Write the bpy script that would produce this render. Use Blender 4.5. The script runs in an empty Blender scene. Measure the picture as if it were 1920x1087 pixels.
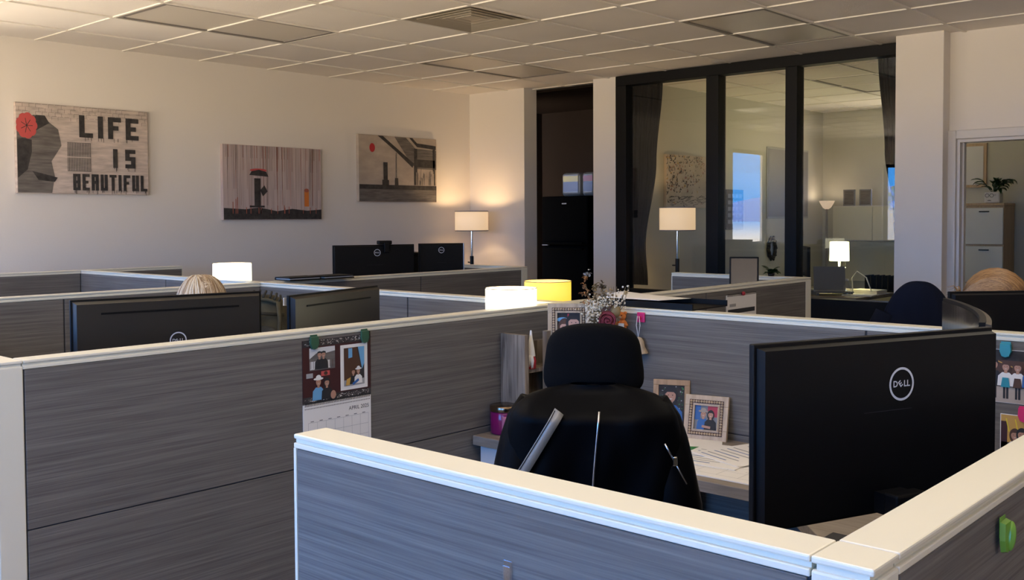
import bpy, bmesh, math, random
from mathutils import Vector, Matrix
from mathutils import noise as mnoise
random.seed(7)
C = bpy.context.scene.collection
SC = bpy.context.scene
PI = math.pi

# ------------------------------------------------------------------ camera
F_PX, CY_PX = 1869.86, 478.07
YAW, PITCH, ROLL = math.radians(47.9913), math.radians(2.0996), math.radians(-0.29532)
CAM_Z = 1.515
cd = bpy.data.cameras.new('camera'); cam = bpy.data.objects.new('camera', cd); C.objects.link(cam)
fwd = Vector((math.sin(YAW)*math.cos(PITCH), math.cos(YAW)*math.cos(PITCH), -math.sin(PITCH)))
rt = Vector((math.cos(YAW), -math.sin(YAW), 0)); up = rt.cross(fwd)
rt2 = math.cos(ROLL)*rt + math.sin(ROLL)*up; up2 = -math.sin(ROLL)*rt + math.cos(ROLL)*up
cam.matrix_world = Matrix(((rt2.x, up2.x, -fwd.x, 0), (rt2.y, up2.y, -fwd.y, 0), (rt2.z, up2.z, -fwd.z, CAM_Z), (0, 0, 0, 1)))
cd.sensor_fit = 'HORIZONTAL'; cd.sensor_width = 36.0; cd.lens = 36.0*F_PX/1920.0
cd.shift_y = -(543.5-CY_PX)/1920.0
cd.clip_start = 0.05; cd.clip_end = 2000
SC.camera = cam

# ------------------------------------------------------------------ view, world, sun
SC.view_settings.view_transform = 'Standard'; SC.view_settings.look = 'None'
SC.view_settings.gamma = 1.0; SC.view_settings.exposure = 0.0; SC.view_settings.use_curve_mapping = False
SC.cycles.max_bounces = 10; SC.cycles.diffuse_bounces = 6; SC.cycles.transparent_max_bounces = 12
SC.cycles.sample_clamp_indirect = 12.0
SC.cycles.use_denoising = True
SKY_STRENGTH = 1.0
w = bpy.data.worlds.new('world'); SC.world = w; w.use_nodes = True
nt = w.node_tree; nt.nodes.clear()
o = nt.nodes.new('ShaderNodeOutputWorld'); bg = nt.nodes.new('ShaderNodeBackground')
tc = nt.nodes.new('ShaderNodeTexCoord'); sx = nt.nodes.new('ShaderNodeSeparateXYZ'); rm = nt.nodes.new('ShaderNodeMapRange')
cr = nt.nodes.new('ShaderNodeValToRGB')
rm.inputs[1].default_value = -1; rm.inputs[2].default_value = 1
nt.links.new(tc.outputs['Generated'], sx.inputs[0]); nt.links.new(sx.outputs[2], rm.inputs[0]); nt.links.new(rm.outputs[0], cr.inputs[0])
# ground half: sunlit pale desert paving; sky half: clear blue
el = cr.color_ramp.elements
el[0].position = 0.0; el[0].color = (0.95, 0.76, 0.56, 1)
el[1].position = 1.0; el[1].color = (0.05, 0.17, 0.55, 1)
for p, c in ((0.485, (0.95, 0.78, 0.58, 1)), (0.50, (0.06, 0.28, 0.72, 1)), (0.62, (0.045, 0.21, 0.62, 1))):
    e = el.new(p); e.color = c
nt.links.new(cr.outputs[0], bg.inputs[0]); bg.inputs[1].default_value = 20.5*SKY_STRENGTH
nt.links.new(bg.outputs[0], o.inputs[0])
sl = bpy.data.lights.new('sun', 'SUN'); sl.energy = 200.0; sl.angle = 0.009; sl.color = (1, 0.93, 0.82)
so = bpy.data.objects.new('sun', sl); C.objects.link(so)
so.rotation_euler = Vector((0.0, -0.65, -0.76)).to_track_quat('-Z', 'Y').to_euler()

# ------------------------------------------------------------------ helpers
def lin(r, g, b):
    f = lambda c: (c/255/12.92) if c/255 <= 0.04045 else ((c/255+0.055)/1.055)**2.4
    return (f(r), f(g), f(b), 1)
MATS = {}
def mat(name, col, rough=0.6, metal=0.0, emit=None, estr=0.0, bump=0.0, bscale=200.0, spec=0.5, var=0.0, vscale=(5, 5, 5), col2=None):
    m = bpy.data.materials.new(name); m.use_nodes = True; n = m.node_tree; b = n.nodes['Principled BSDF']
    b.inputs['Base Color'].default_value = col; b.inputs['Roughness'].default_value = rough; b.inputs['Metallic'].default_value = metal
    b.inputs['Specular IOR Level'].default_value = spec
    if emit: b.inputs['Emission Color'].default_value = emit; b.inputs['Emission Strength'].default_value = estr
    if bump or var:
        t = n.nodes.new('ShaderNodeTexCoord'); mp = n.nodes.new('ShaderNodeMapping'); mp.inputs['Scale'].default_value = vscale
        n.links.new(t.outputs['Object'], mp.inputs[0])
        ns = n.nodes.new('ShaderNodeTexNoise'); ns.inputs['Scale'].default_value = 1.0; ns.inputs['Detail'].default_value = 4.0
        n.links.new(mp.outputs[0], ns.inputs[0])
        if var:
            mx = n.nodes.new('ShaderNodeMix'); mx.data_type = 'RGBA'
            mr = n.nodes.new('ShaderNodeMapRange'); mr.inputs[1].default_value = 0.3; mr.inputs[2].default_value = 0.7
            n.links.new(ns.outputs[0], mr.inputs[0]); n.links.new(mr.outputs[0], mx.inputs[0])
            c2 = col2 or tuple(min(1, x*(1+var)) for x in col[:3])+(1,)
            c1 = col if col2 else tuple(x*(1-var) for x in col[:3])+(1,)
            mx.inputs[6].default_value = c1; mx.inputs[7].default_value = c2
            n.links.new(mx.outputs[2], b.inputs['Base Color'])
        if bump:
            n2 = ns
            if bscale:
                n2 = n.nodes.new('ShaderNodeTexNoise'); n2.inputs['Scale'].default_value = bscale; n2.inputs['Detail'].default_value = 2.0
                n.links.new(t.outputs['Object'], n2.inputs[0])
            bp = n.nodes.new('ShaderNodeBump'); bp.inputs['Strength'].default_value = bump; bp.inputs['Distance'].default_value = 0.002
            n.links.new(n2.outputs[0], bp.inputs['Height']); n.links.new(bp.outputs[0], b.inputs['Normal'])
    MATS[name] = m
    return m
def glass_mat(name, base=0.05, tint=(0.97, 0.98, 0.97, 1)):
    m = bpy.data.materials.new(name); m.use_nodes = True; n = m.node_tree; n.nodes.clear()
    out = n.nodes.new('ShaderNodeOutputMaterial'); tr = n.nodes.new('ShaderNodeBsdfTransparent'); gl = n.nodes.new('ShaderNodeBsdfGlossy'); mx = n.nodes.new('ShaderNodeMixShader')
    lw = n.nodes.new('ShaderNodeLayerWeight'); pw = n.nodes.new('ShaderNodeMath'); pw.operation = 'POWER'; pw.inputs[1].default_value = 5.0
    ma = n.nodes.new('ShaderNodeMath'); ma.operation = 'MULTIPLY_ADD'; ma.inputs[1].default_value = 1-base; ma.inputs[2].default_value = base
    tr.inputs[0].default_value = tint; gl.inputs['Roughness'].default_value = 0.0
    n.links.new(lw.outputs['Facing'], pw.inputs[0]); n.links.new(pw.outputs[0], ma.inputs[0]); n.links.new(ma.outputs[0], mx.inputs[0])
    n.links.new(tr.outputs[0], mx.inputs[1]); n.links.new(gl.outputs[0], mx.inputs[2]); n.links.new(mx.outputs[0], out.inputs[0])
    return m

class MB:
    """collects shapes with a material per face; build() links them as ONE mesh object"""
    def __init__(s): s.bm = bmesh.new(); s.mats = []
    def mi(s, m):
        if m not in s.mats: s.mats.append(m)
        return s.mats.index(m)
    def faces(s, vs, fs, m, smooth=False, M=None):
        i = s.mi(m); bv = [s.bm.verts.new((M @ Vector(v)) if M else Vector(v)) for v in vs]
        for f in fs:
            try: fc = s.bm.faces.new([bv[k] for k in f])
            except ValueError: continue
            fc.material_index = i; fc.smooth = smooth
        return bv
    def box(s, lo, hi, m, bev=0.0, M=None, seg=2):
        x0, y0, z0 = lo; x1, y1, z1 = hi
        vs = [(x0, y0, z0), (x1, y0, z0), (x1, y1, z0), (x0, y1, z0), (x0, y0, z1), (x1, y0, z1), (x1, y1, z1), (x0, y1, z1)]
        fs = [(0, 3, 2, 1), (4, 5, 6, 7), (0, 1, 5, 4), (1, 2, 6, 5), (2, 3, 7, 6), (3, 0, 4, 7)]
        if bev <= 0:
            s.faces(vs, fs, m, M=M); return
        t = bmesh.new(); bv = [t.verts.new(v) for v in vs]
        for f in fs: t.faces.new([bv[k] for k in f])
        bmesh.ops.bevel(t, geom=t.edges[:], offset=bev, segments=seg, affect='EDGES', profile=0.5)
        t.verts.index_update()
        s.faces([v.co.copy() for v in t.verts], [[v.index for v in f.verts] for f in t.faces], m, M=M); t.free()
    def cyl(s, p, q, r, m, n=16, r2=None, caps=True, smooth=True):
        p, q = Vector(p), Vector(q); d = (q-p).normalized(); a = d.orthogonal().normalized(); b = d.cross(a); r2 = r if r2 is None else r2
        vs = []
        for (c, rr) in ((p, r), (q, r2)):
            for k in range(n):
                t = 2*PI*k/n; vs.append(c+a*math.cos(t)*rr+b*math.sin(t)*rr)
        s.faces(vs, [(k, (k+1) % n, n+(k+1) % n, n+k) for k in range(n)], m, smooth)
        if caps:
            s.faces(vs[:n], [tuple(reversed(range(n)))], m); s.faces(vs[n:], [tuple(range(n))], m)
    def tube(s, pts, r, m, n=8, taper=None, closed_ends=True):
        pts = [Vector(p) for p in pts]; N = len(pts); rs = r if isinstance(r, (list, tuple)) else [r]*N
        vs = []; prev = None
        for i, p in enumerate(pts):
            d = (pts[min(i+1, N-1)]-pts[max(i-1, 0)]).normalized()
            a = d.orthogonal().normalized() if prev is None else (prev-d*prev.dot(d)).normalized()
            prev = a; b = d.cross(a)
            for k in range(n):
                t = 2*PI*k/n; vs.append(p+(a*math.cos(t)+b*math.sin(t))*rs[i])
        fs = [(i*n+k, i*n+(k+1) % n, (i+1)*n+(k+1) % n, (i+1)*n+k) for i in range(N-1) for k in range(n)]
        if closed_ends: fs += [tuple(reversed(range(n))), tuple((N-1)*n+k for k in range(n))]
        s.faces(vs, fs, m, True)
    def lathe(s, prof, c, m, n=32, smooth=True, M=None, cap0=False, cap1=False):
        vs = []
        for (r, z) in prof:
            for k in range(n):
                t = 2*PI*k/n; vs.append(Vector(c)+Vector((r*math.cos(t), r*math.sin(t), z)))
        P = len(prof)
        fs = [(i*n+k, i*n+(k+1) % n, (i+1)*n+(k+1) % n, (i+1)*n+k) for i in range(P-1) for k in range(n)]
        if cap0: fs.append(tuple(reversed(range(n))))
        if cap1: fs.append(tuple((P-1)*n+k for k in range(n)))
        s.faces(vs, fs, m, smooth, M)
    def ball(s, c, r, m, nu=16, nv=10, M=None, fn=None):
        rx, ry, rz = r if isinstance(r, (tuple, list)) else (r, r, r); c = Vector(c); vs = []
        for j in range(nv+1):
            ph = PI*j/nv
            for k in range(nu):
                t = 2*PI*k/nu; d = Vector((math.sin(ph)*math.cos(t), math.sin(ph)*math.sin(t), math.cos(ph)))
                f = fn(d) if fn else 1.0
                vs.append(c+Vector((d.x*rx*f, d.y*ry*f, d.z*rz*f)))
        fs = [(j*nu+k, (j+1)*nu+k, (j+1)*nu+(k+1) % nu, j*nu+(k+1) % nu) for j in range(nv) for k in range(nu)]
        bv = s.faces(vs, fs, m, True, M)
        bmesh.ops.remove_doubles(s.bm, verts=bv, dist=1e-6)
    def grid(s, fn, nu, nv, m, smooth=True, wrap=False):
        vs = [fn(i/(nu if wrap else nu-1), j/(nv-1)) for j in range(nv) for i in range(nu)]
        fs = [(j*nu+i, j*nu+(i+1) % nu, (j+1)*nu+(i+1) % nu, (j+1)*nu+i) for j in range(nv-1) for i in range(nu if wrap else nu-1)]
        return s.faces(vs, fs, m, smooth)
    def text(s, txt, org, ux, uy, size, m, bold=0.0, align='CENTER', sx=1.0, shear=0.0, lift=0.0):
        cu = bpy.data.curves.new('t', 'FONT'); cu.body = txt; cu.size = 1.0; cu.align_x = align; cu.align_y = 'CENTER'; cu.offset = bold; cu.resolution_u = 3; cu.shear = shear
        ob = bpy.data.objects.new('t', cu); C.objects.link(ob)
        dg = bpy.context.evaluated_depsgraph_get(); me = bpy.data.meshes.new_from_object(ob.evaluated_get(dg))
        bpy.data.objects.remove(ob); org, ux, uy = Vector(org), Vector(ux), Vector(uy); nn = ux.cross(uy)
        vs = [org+ux*(v.co.x*size*sx)+uy*(v.co.y*size)+nn*lift for v in me.vertices]
        s.faces(vs, [tuple(p.vertices) for p in me.polygons], m)
        bpy.data.meshes.remove(me); bpy.data.curves.remove(cu)
    def build(s, name, parent=None, loc=None, solid=0.0, sub=0, remesh=0.0):
        me = bpy.data.meshes.new(name); s.bm.normal_update(); s.bm.to_mesh(me); s.bm.free()
        for m in s.mats: me.materials.append(m)
        ob = bpy.data.objects.new(name, me); C.objects.link(ob)
        if loc is not None:
            L = Vector(loc); me.transform(Matrix.Translation(-L)); ob.location = L
        if parent is not None: ob.parent = parent
        if solid: md = ob.modifiers.new('solid', 'SOLIDIFY'); md.thickness = solid; md.offset = 0
        if remesh:
            md = ob.modifiers.new('remesh', 'REMESH'); md.mode = 'VOXEL'; md.voxel_size = remesh; md.use_smooth_shade = True
            md = ob.modifiers.new('smooth', 'SMOOTH'); md.factor = 0.5; md.iterations = 4
        if sub: md = ob.modifiers.new('sub', 'SUBSURF'); md.levels = sub; md.render_levels = sub
        return ob
class Surf:
    """flat printed shapes laid on a surface: origin, u and v axes, normal"""
    def __init__(s, mb, org, u, v): s.mb = mb; s.o = Vector(org); s.u = Vector(u).normalized(); s.v = Vector(v).normalized(); s.n = s.u.cross(s.v); s.h = 0.001
    def P(s, a, b, h): return s.o+s.u*a+s.v*b+s.n*h
    def rect(s, a0, b0, a1, b1, m, h=None): s.poly([(a0, b0), (a1, b0), (a1, b1), (a0, b1)], m, h)
    def poly(s, pts, m, h=None):
        h = s.h if h is None else h
        s.mb.faces([s.P(a, b, h) for a, b in pts], [tuple(range(len(pts)))], m)
    def disc(s, a, b, ra, rb, m, h=None, n=20): s.poly([(a+ra*math.cos(2*PI*k/n), b+rb*math.sin(2*PI*k/n)) for k in range(n)], m, h)
    def ring(s, a, b, r0, r1, m, h=None, n=40):
        h = s.h if h is None else h
        vs = [s.P(a+r*math.cos(2*PI*k/n), b+r*math.sin(2*PI*k/n), h) for r in (r0, r1) for k in range(n)]
        s.mb.faces(vs, [(k, n+k, n+(k+1) % n, (k+1) % n) for k in range(n)], m)
    def line(s, a0, b0, a1, b1, wd, m, h=None):
        d = Vector((a1-a0, b1-b0)); d = d.normalized() if d.length else Vector((1, 0)); p = Vector((-d.y, d.x))*wd/2
        s.poly([(a0-p.x, b0-p.y), (a1-p.x, b1-p.y), (a1+p.x, b1+p.y), (a0+p.x, b0+p.y)], m, h)
    def text(s, t, a, b, size, m, h=None, **k): s.mb.text(t, s.P(a, b, s.h if h is None else h), s.u, s.v, size, m, **k)

def tag(o, label, cat, group=None):
    o['label'] = label; o['category'] = cat
    if group: o['group'] = group
    return o
def thing(name, label, cat, loc=(0, 0, 0), rz=0.0, group=None):
    o = bpy.data.objects.new(name, None); C.objects.link(o); o.location = loc; o.rotation_euler = (0, 0, rz); o.empty_display_size = 0.1
    return tag(o, label, cat, group)
def struct(name, mb, parent=None, loc=None):
    o = mb.build(name, parent, loc)
    if parent is None: o['kind'] = 'structure'
    return o

# ------------------------------------------------------------------ materials
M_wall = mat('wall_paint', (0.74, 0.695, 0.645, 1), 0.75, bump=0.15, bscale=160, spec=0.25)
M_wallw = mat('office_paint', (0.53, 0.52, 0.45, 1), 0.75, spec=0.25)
M_white = mat('white_trim', (0.62, 0.59, 0.56, 1), 0.4)
M_ceil = mat('ceiling_tile', (0.81, 0.77, 0.73, 1), 0.95, bump=0.6, bscale=220, spec=0.1, var=0.05, vscale=(1.2, 1.2, 1.2))
M_grid = mat('ceiling_grid', (0.78, 0.74, 0.68, 1), 0.5)
M_lens = mat('light_lens', (0.60, 0.56, 0.50, 1), 0.35, bump=0.3, bscale=90)
M_lenson = mat('light_lens_on', (0.9, 0.88, 0.8, 1), 0.4, emit=(1.0, 0.90, 0.74, 1), estr=7.2)
M_lensdim = mat('light_lens_dim', (0.9, 0.88, 0.8, 1), 0.4, emit=(1.0, 0.90, 0.74, 1), estr=5.2)
M_lframe = mat('light_frame', (0.20, 0.18, 0.17, 1), 0.5)
M_carpet = mat('carpet', (0.34, 0.29, 0.24, 1), 1.0, bump=0.8, bscale=400, var=0.3, vscale=(60, 60, 60))
M_black = mat('black_plastic', (0.0022, 0.0022, 0.0028, 1), 0.5, spec=0.2)
M_blackg = mat('black_gloss', (0.006, 0.006, 0.008, 1), 0.2)
M_bronze = mat('bronze_plastic', (0.060, 0.044, 0.028, 1), 0.45)
M_screen = mat('dark_screen', (0.008, 0.008, 0.010, 1), 0.15)
M_silver = mat('silver', (0.55, 0.55, 0.56, 1), 0.3, metal=1.0)
M_logo = mat('logo_silver', (0.62, 0.62, 0.64, 1), 0.35)
M_chrome = mat('chrome', (0.8, 0.8, 0.8, 1), 0.12, metal=1.0)
M_steelblk = mat('black_metal', (0.012, 0.012, 0.013, 1), 0.35, metal=0.6)
M_frame = mat('black_window_frame', (0.0025, 0.0025, 0.003, 1), 0.5, spec=0.2)
M_satblk = mat('satin_black_plastic', (0.014, 0.012, 0.010, 1), 0.38, spec=0.6)
M_nookshade = mat('nook_wall_shade', (0.016, 0.012, 0.010, 1), 0.9, spec=0.0)  # alcove shade put into the wall colour
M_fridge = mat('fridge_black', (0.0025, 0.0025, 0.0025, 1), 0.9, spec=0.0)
M_cream = mat('cream_laminate', (0.72, 0.685, 0.555, 1), 0.35)
M_core = mat('panel_core', (0.03, 0.03, 0.035, 1), 0.8)
M_blkfab = mat('black_fabric', (0.0025, 0.0025, 0.003, 1), 0.9, bump=0.5, bscale=700, spec=0.1)
M_nylon = mat('black_nylon', (0.0010, 0.0011, 0.0018, 1), 0.5, spec=0.06)
M_navy = mat('navy_fleece', (0.006, 0.008, 0.017, 1), 0.95, spec=0.1)
M_satin = mat('grey_satin', (0.23, 0.215, 0.19, 1), 0.35)
M_woodd = None
M_matd = mat('mat_grey', (0.028, 0.027, 0.028, 1), 0.6)
M_paper = mat('paper', (0.80, 0.77, 0.72, 1), 0.7)
M_ink = mat('ink', (0.02, 0.02, 0.022, 1), 0.7)
M_grey = mat('grey_print', (0.35, 0.35, 0.35, 1), 0.7)
M_lgrey = mat('light_grey_metal', (0.64, 0.64, 0.63, 1), 0.45)
M_mgrey = mat('mid_grey', (0.20, 0.20, 0.21, 1), 0.6)
M_green = mat('green', (0.03, 0.22, 0.05, 1), 0.5)
M_blue = mat('blue', (0.03, 0.12, 0.35, 1), 0.6)
M_skyb = mat('print_sky', (0.15, 0.38, 0.62, 1), 0.6)
M_red = mat('red', (0.42, 0.02, 0.03, 1), 0.5)
M_maroon = mat('maroon', (0.05, 0.010, 0.010, 1), 0.6)
M_coral = mat('coral', (0.50, 0.075, 0.07, 1), 0.7)
M_orange = mat('orange', (0.62, 0.18, 0.03, 1), 0.7)
M_yellow = mat('yellow', (0.75, 0.58, 0.03, 1), 0.6)
M_gold = mat('print_gold', (0.55, 0.32, 0.07, 1), 0.6)
M_brown = mat('brown', (0.08, 0.035, 0.018, 1), 0.6)
M_skin = mat('skin', (0.58, 0.33, 0.24, 1), 0.5)
M_pskin = mat('print_skin', (0.45, 0.24, 0.16, 1), 0.6)
M_magenta = mat('magenta_wax', (0.20, 0.006, 0.085, 1), 0.15)
M_pink = mat('pink_plastic', (0.68, 0.03, 0.16, 1), 0.3)
M_teal = mat('teal_plastic', (0.04, 0.28, 0.34, 1), 0.3)
M_clipg = mat('green_clip', (0.035, 0.10, 0.055, 1), 0.3)
M_leaf = mat('leaf', (0.012, 0.045, 0.012, 1), 0.4)
M_lime = mat('lime_clip', (0.14, 0.30, 0.03, 1), 0.25)
M_glass = glass_mat('glass', 0.036)
M_glassx = glass_mat('glass_window', 0.04)
M_clear = glass_mat('clear_plastic', 0.12, (0.99, 0.99, 1.0, 1))
M_curt = mat('curtain', (0.003, 0.003, 0.0045, 1), 0.9, spec=0.05)
M_outw = mat('stucco', (0.62, 0.60, 0.58, 1), 0.9)
M_mount = mat('mountain', (0.10, 0.15, 0.32, 1), 1.0, var=0.15, vscale=(0.05, 0.05, 0.05), spec=0.0)  # distance haze mixed into the ridge colour
M_tree = mat('tree_leaf', (0.10, 0.12, 0.035, 1), 0.9, var=0.5, vscale=(3, 3, 3))
M_asph = mat('paving', (0.42, 0.36, 0.29, 1), 0.95)
def fabric(name, dark, light):
    m = bpy.data.materials.new(name); m.use_nodes = True; n = m.node_tree; b = n.nodes['Principled BSDF']
    b.inputs['Roughness'].default_value = 0.9; b.inputs['Specular IOR Level'].default_value = 0.15
    t = n.nodes.new('ShaderNodeTexCoord'); mx = n.nodes.new('ShaderNodeMix'); mx.data_type = 'RGBA'
    hs = []
    for sc_, det in (((5, 5, 330), 3.0), ((1.6, 1.6, 90), 2.0)):
        mp = n.nodes.new('ShaderNodeMapping'); mp.inputs['Scale'].default_value = sc_; n.links.new(t.outputs['Object'], mp.inputs[0])
        ns = n.nodes.new('ShaderNodeTexNoise'); ns.inputs['Scale'].default_value = 1.0; ns.inputs['Detail'].default_value = det; n.links.new(mp.outputs[0], ns.inputs[0]); hs.append(ns)
    ad = n.nodes.new('ShaderNodeMath'); ad.operation = 'ADD'; n.links.new(hs[0].outputs[0], ad.inputs[0]); n.links.new(hs[1].outputs[0], ad.inputs[1])
    mr = n.nodes.new('ShaderNodeMapRange'); mr.inputs[1].default_value = 0.7; mr.inputs[2].default_value = 1.3
    n.links.new(ad.outputs[0], mr.inputs[0]); n.links.new(mr.outputs[0], mx.inputs[0])
    mx.inputs[6].default_value = dark; mx.inputs[7].default_value = light
    n.links.new(mx.outputs[2], b.inputs['Base Color'])
    bp = n.nodes.new('ShaderNodeBump'); bp.inputs['Strength'].default_value = 0.35; bp.inputs['Distance'].default_value = 0.0015
    n.links.new(ad.outputs[0], bp.inputs['Height']); n.links.new(bp.outputs[0], b.inputs['Normal'])
    return m
M_fab = fabric('panel_fabric', (0.110, 0.100, 0.090, 1), (0.190, 0.174, 0.156, 1))
def wood(name, dark, light, axis='Z', scale=1.0):
    m = bpy.data.materials.new(name); m.use_nodes = True; n = m.node_tree; b = n.nodes['Principled BSDF']; b.inputs['Roughness'].default_value = 0.5
    t = n.nodes.new('ShaderNodeTexCoord'); mp = n.nodes.new('ShaderNodeMapping')
    sc_ = {'X': (4, 45, 45), 'Y': (45, 4, 45), 'Z': (45, 45, 4)}[axis]; mp.inputs['Scale'].default_value = tuple(x*scale for x in sc_)
    n.links.new(t.outputs['Object'], mp.inputs[0])
    ns = n.nodes.new('ShaderNodeTexNoise'); ns.inputs['Scale'].default_value = 1.0; ns.inputs['Detail'].default_value = 6; ns.inputs['Distortion'].default_value = 1.2; n.links.new(mp.outputs[0], ns.inputs[0])
    cr = n.nodes.new('ShaderNodeValToRGB'); cr.color_ramp.elements[0].position = 0.32; cr.color_ramp.elements[1].position = 0.68
    cr.color_ramp.elements[0].color = dark; cr.color_ramp.elements[1].color = light
    n.links.new(ns.outputs[0], cr.inputs[0]); n.links.new(cr.outputs[0], b.inputs['Base Color'])
    return m
M_desk = wood('desk_laminate', (0.20, 0.165, 0.13, 1), (0.29, 0.245, 0.20, 1), 'Y')
M_rustic = wood('rustic_wood', (0.10, 0.075, 0.055, 1), (0.33, 0.27, 0.21, 1), 'Z')
M_oak = wood('oak_frame', (0.34, 0.20, 0.09, 1), (0.46, 0.29, 0.14, 1), 'Z')
M_bead = wood('beaded_frame', (0.42, 0.31, 0.19, 1), (0.55, 0.42, 0.28, 1), 'Z')
M_tan = wood('tan_wood', (0.42, 0.29, 0.18, 1), (0.52, 0.38, 0.25, 1), 'Z')
def shade_mat(name, base, emit, s):
    return mat(name, base, 0.8, emit=emit, estr=s, spec=0.1)
def hair_mat(name, *cols):
    return [mat('%s_%d' % (name, k), c, 0.42) for k, c in enumerate(cols)]
M_hblond = hair_mat('blond_hair', (0.10, 0.06, 0.035, 1), (0.16, 0.095, 0.05, 1), (0.28, 0.19, 0.11, 1), (0.44, 0.34, 0.23, 1), (0.56, 0.48, 0.37, 1))
M_hginger = hair_mat('ginger_hair', (0.06, 0.028, 0.012, 1), (0.20, 0.10, 0.04, 1), (0.34, 0.19, 0.08, 1))

# ------------------------------------------------------------------ setting
CEIL = 2.743
XG = [4.15+0.6195*k for k in range(-10, 13)]       # ceiling grid lines (x = const)
YG = [4.65+0.605*k for k in range(-12, 6)]         # ceiling grid lines (y = const)
WX, WY = 7.12, 6.97                                 # far wall planes
def slab(x0, x1, y0, y1, z0, z1, m, mb=None):
    mb = mb or MB(); mb.box((x0, y0, z0), (x1, y1, z1), m); return mb
FX, RY, BX, AY = -1.2, -1.6, 11.3, 7.6
b = slab(FX-.2, BX+.2, RY-.2, AY+.2, -.1, 0, M_carpet); struct('floor', b)
b = slab(FX-.2, BX+.2, RY-.2, AY+.2, CEIL+.02, CEIL+.16, M_core); struct('ceiling', b)
# the hung tiles: each panel lies between two grid bars
SPECIAL = {}                                        # (ix,iy) cells taken by light fittings
def gi(v, G): return min(range(len(G)), key=lambda k: abs(G[k]-v))
for (x0, y0, nx) in ((2.911, 5.255, 2), (5.389, 5.255, 2), (5.389, 2.835, 2), (4.15, 4.045, 1), (0.43, 0.415, 2), (0.43, 2.835, 2), (2.911, 0.415, 2), (8.487, 3.44, 2)):
    for k in range(nx): SPECIAL[(gi(x0, XG)+k, gi(y0, YG))] = 1
tb = MB(); g = 0.009
for i in range(len(XG)-1):
    for j in range(len(YG)-1):
        if (i, j) in SPECIAL: continue
        dz = random.uniform(-.001, .001)
        tb.box((max(XG[i]+g, FX+.001), max(YG[j]+g, RY+.001), CEIL+.004+dz), (min(XG[i+1]-g, BX-.001), min(YG[j+1]-g, AY-.001), CEIL+.016+dz), M_ceil)
        
t_ = tb.build('ceiling_panels'); t_['kind'] = 'structure'; t_.name = 'ceiling_tiles'
gb = MB()
for x in XG:
    if FX < x < BX: gb.box((x-.008, RY+.001, CEIL-.003), (x+.008, AY-.001, CEIL+.019), M_grid)
for y in YG:
    if RY < y < AY: gb.box((FX+.001, y-.009, CEIL-.0045), (BX-.001, y+.009, CEIL+.0185), M_grid)
gob = gb.build('trim_5'); gob['kind'] = 'structure'

# left wall (posters) with one window near the camera end
def wall_y(name, y, x0, x1, holes, m, th=.15, zt=CEIL+.02):
    mb = MB(); xs = x0
    for (hx0, hx1, hz0, hz1) in sorted(holes):
        mb.box((xs, y, 0), (hx0, y+th, zt), m); mb.box((hx0, y, 0), (hx1, y+th, hz0), m); mb.box((hx0, y, hz1), (hx1, y+th, zt), m); xs = hx1
    mb.box((xs, y, 0), (x1, y+th, zt), m)
    return struct(name, mb)
def wall_x(name, x, y0, y1, holes, m, th=.15, zt=CEIL+.02, z0=0):
    mb = MB(); ys = y0
    for (hy0, hy1, hz0, hz1) in sorted(holes):
        mb.box((x, ys, z0), (x+th, hy0, zt), m); mb.box((x, hy0, z0), (x+th, hy1, hz0), m); mb.box((x, hy0, hz1), (x+th, hy1, zt), m); ys = hy1
    mb.box((x, ys, z0), (x+th, y1, zt), m)
    return struct(name, mb)
LWIN = (0.92, 1.98, 1.02, 2.47)
wall_y('wall_left', WY, FX-.15, WX+.18, [LWIN], M_wall)
FW = [(-0.5, 0.8, 1.05, 2.35), (1.3, 3.3, 1.05, 2.35), (4.2, 6.15, 1.10, 2.33)]
wall_x('wall_front', FX-.15, RY-.15, WY+.15, FW, M_wall)
wall_y('wall_right', RY-.15, FX-.15, BX+.15, [], M_wall)
wall_x('wall_far', WX, 6.25, WY+.0, [], M_wall, th=.18)                 # beside the alcove opening
wall_x('wall_near_door', 7.0, RY, 2.40, [(1.30, 2.275, 0, 2.03)], M_wall, th=.13)
mb = MB(); mb.box((7.0, 2.40, 0), (7.13, 2.46, CEIL+.02), M_wall); mb.box((6.876, 2.325, 0), (7.20, 2.645, CEIL+.02), M_wall, 0.004); struct('wall_pillar', mb)
mb = MB(); mb.box((WX, 5.165, 0), (WX+.18, 5.43, CEIL+.02), M_wall); mb.box((WX+.18, 5.2, 0), (BX, 5.33, CEIL+.02), M_wallw); mb.box((WX+.18, 5.33, 0), (BX, 5.43, CEIL+.02), M_nookshade); struct('wall_office_left', mb)  # alcove side of this wall coloured dark for its shade
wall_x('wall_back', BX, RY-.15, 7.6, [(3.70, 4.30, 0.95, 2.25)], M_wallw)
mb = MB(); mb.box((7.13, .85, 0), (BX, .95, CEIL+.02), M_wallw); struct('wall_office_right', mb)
mb = MB(); mb.box((7.3, 7.45, 0), (BX, 7.6, CEIL+.02), M_nookshade); mb.box((8.8, 5.43, 0), (8.95, 7.45, CEIL+.02), M_nookshade); mb.box((7.3, 5.4305, CEIL-.03), (8.8, 7.45, CEIL-.006), M_nookshade); struct('wall_alcove', mb)  # walls and ceiling sheet carry the alcove's shade as dark colour
mb = MB()
mb.box((FX, WY-.012, 0), (WX, WY-.0005, .1), M_black); mb.box((WX-.012, 6.25, 0), (WX-.0005, WY, .1), M_black); struct('baseboard_left', mb)
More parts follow.
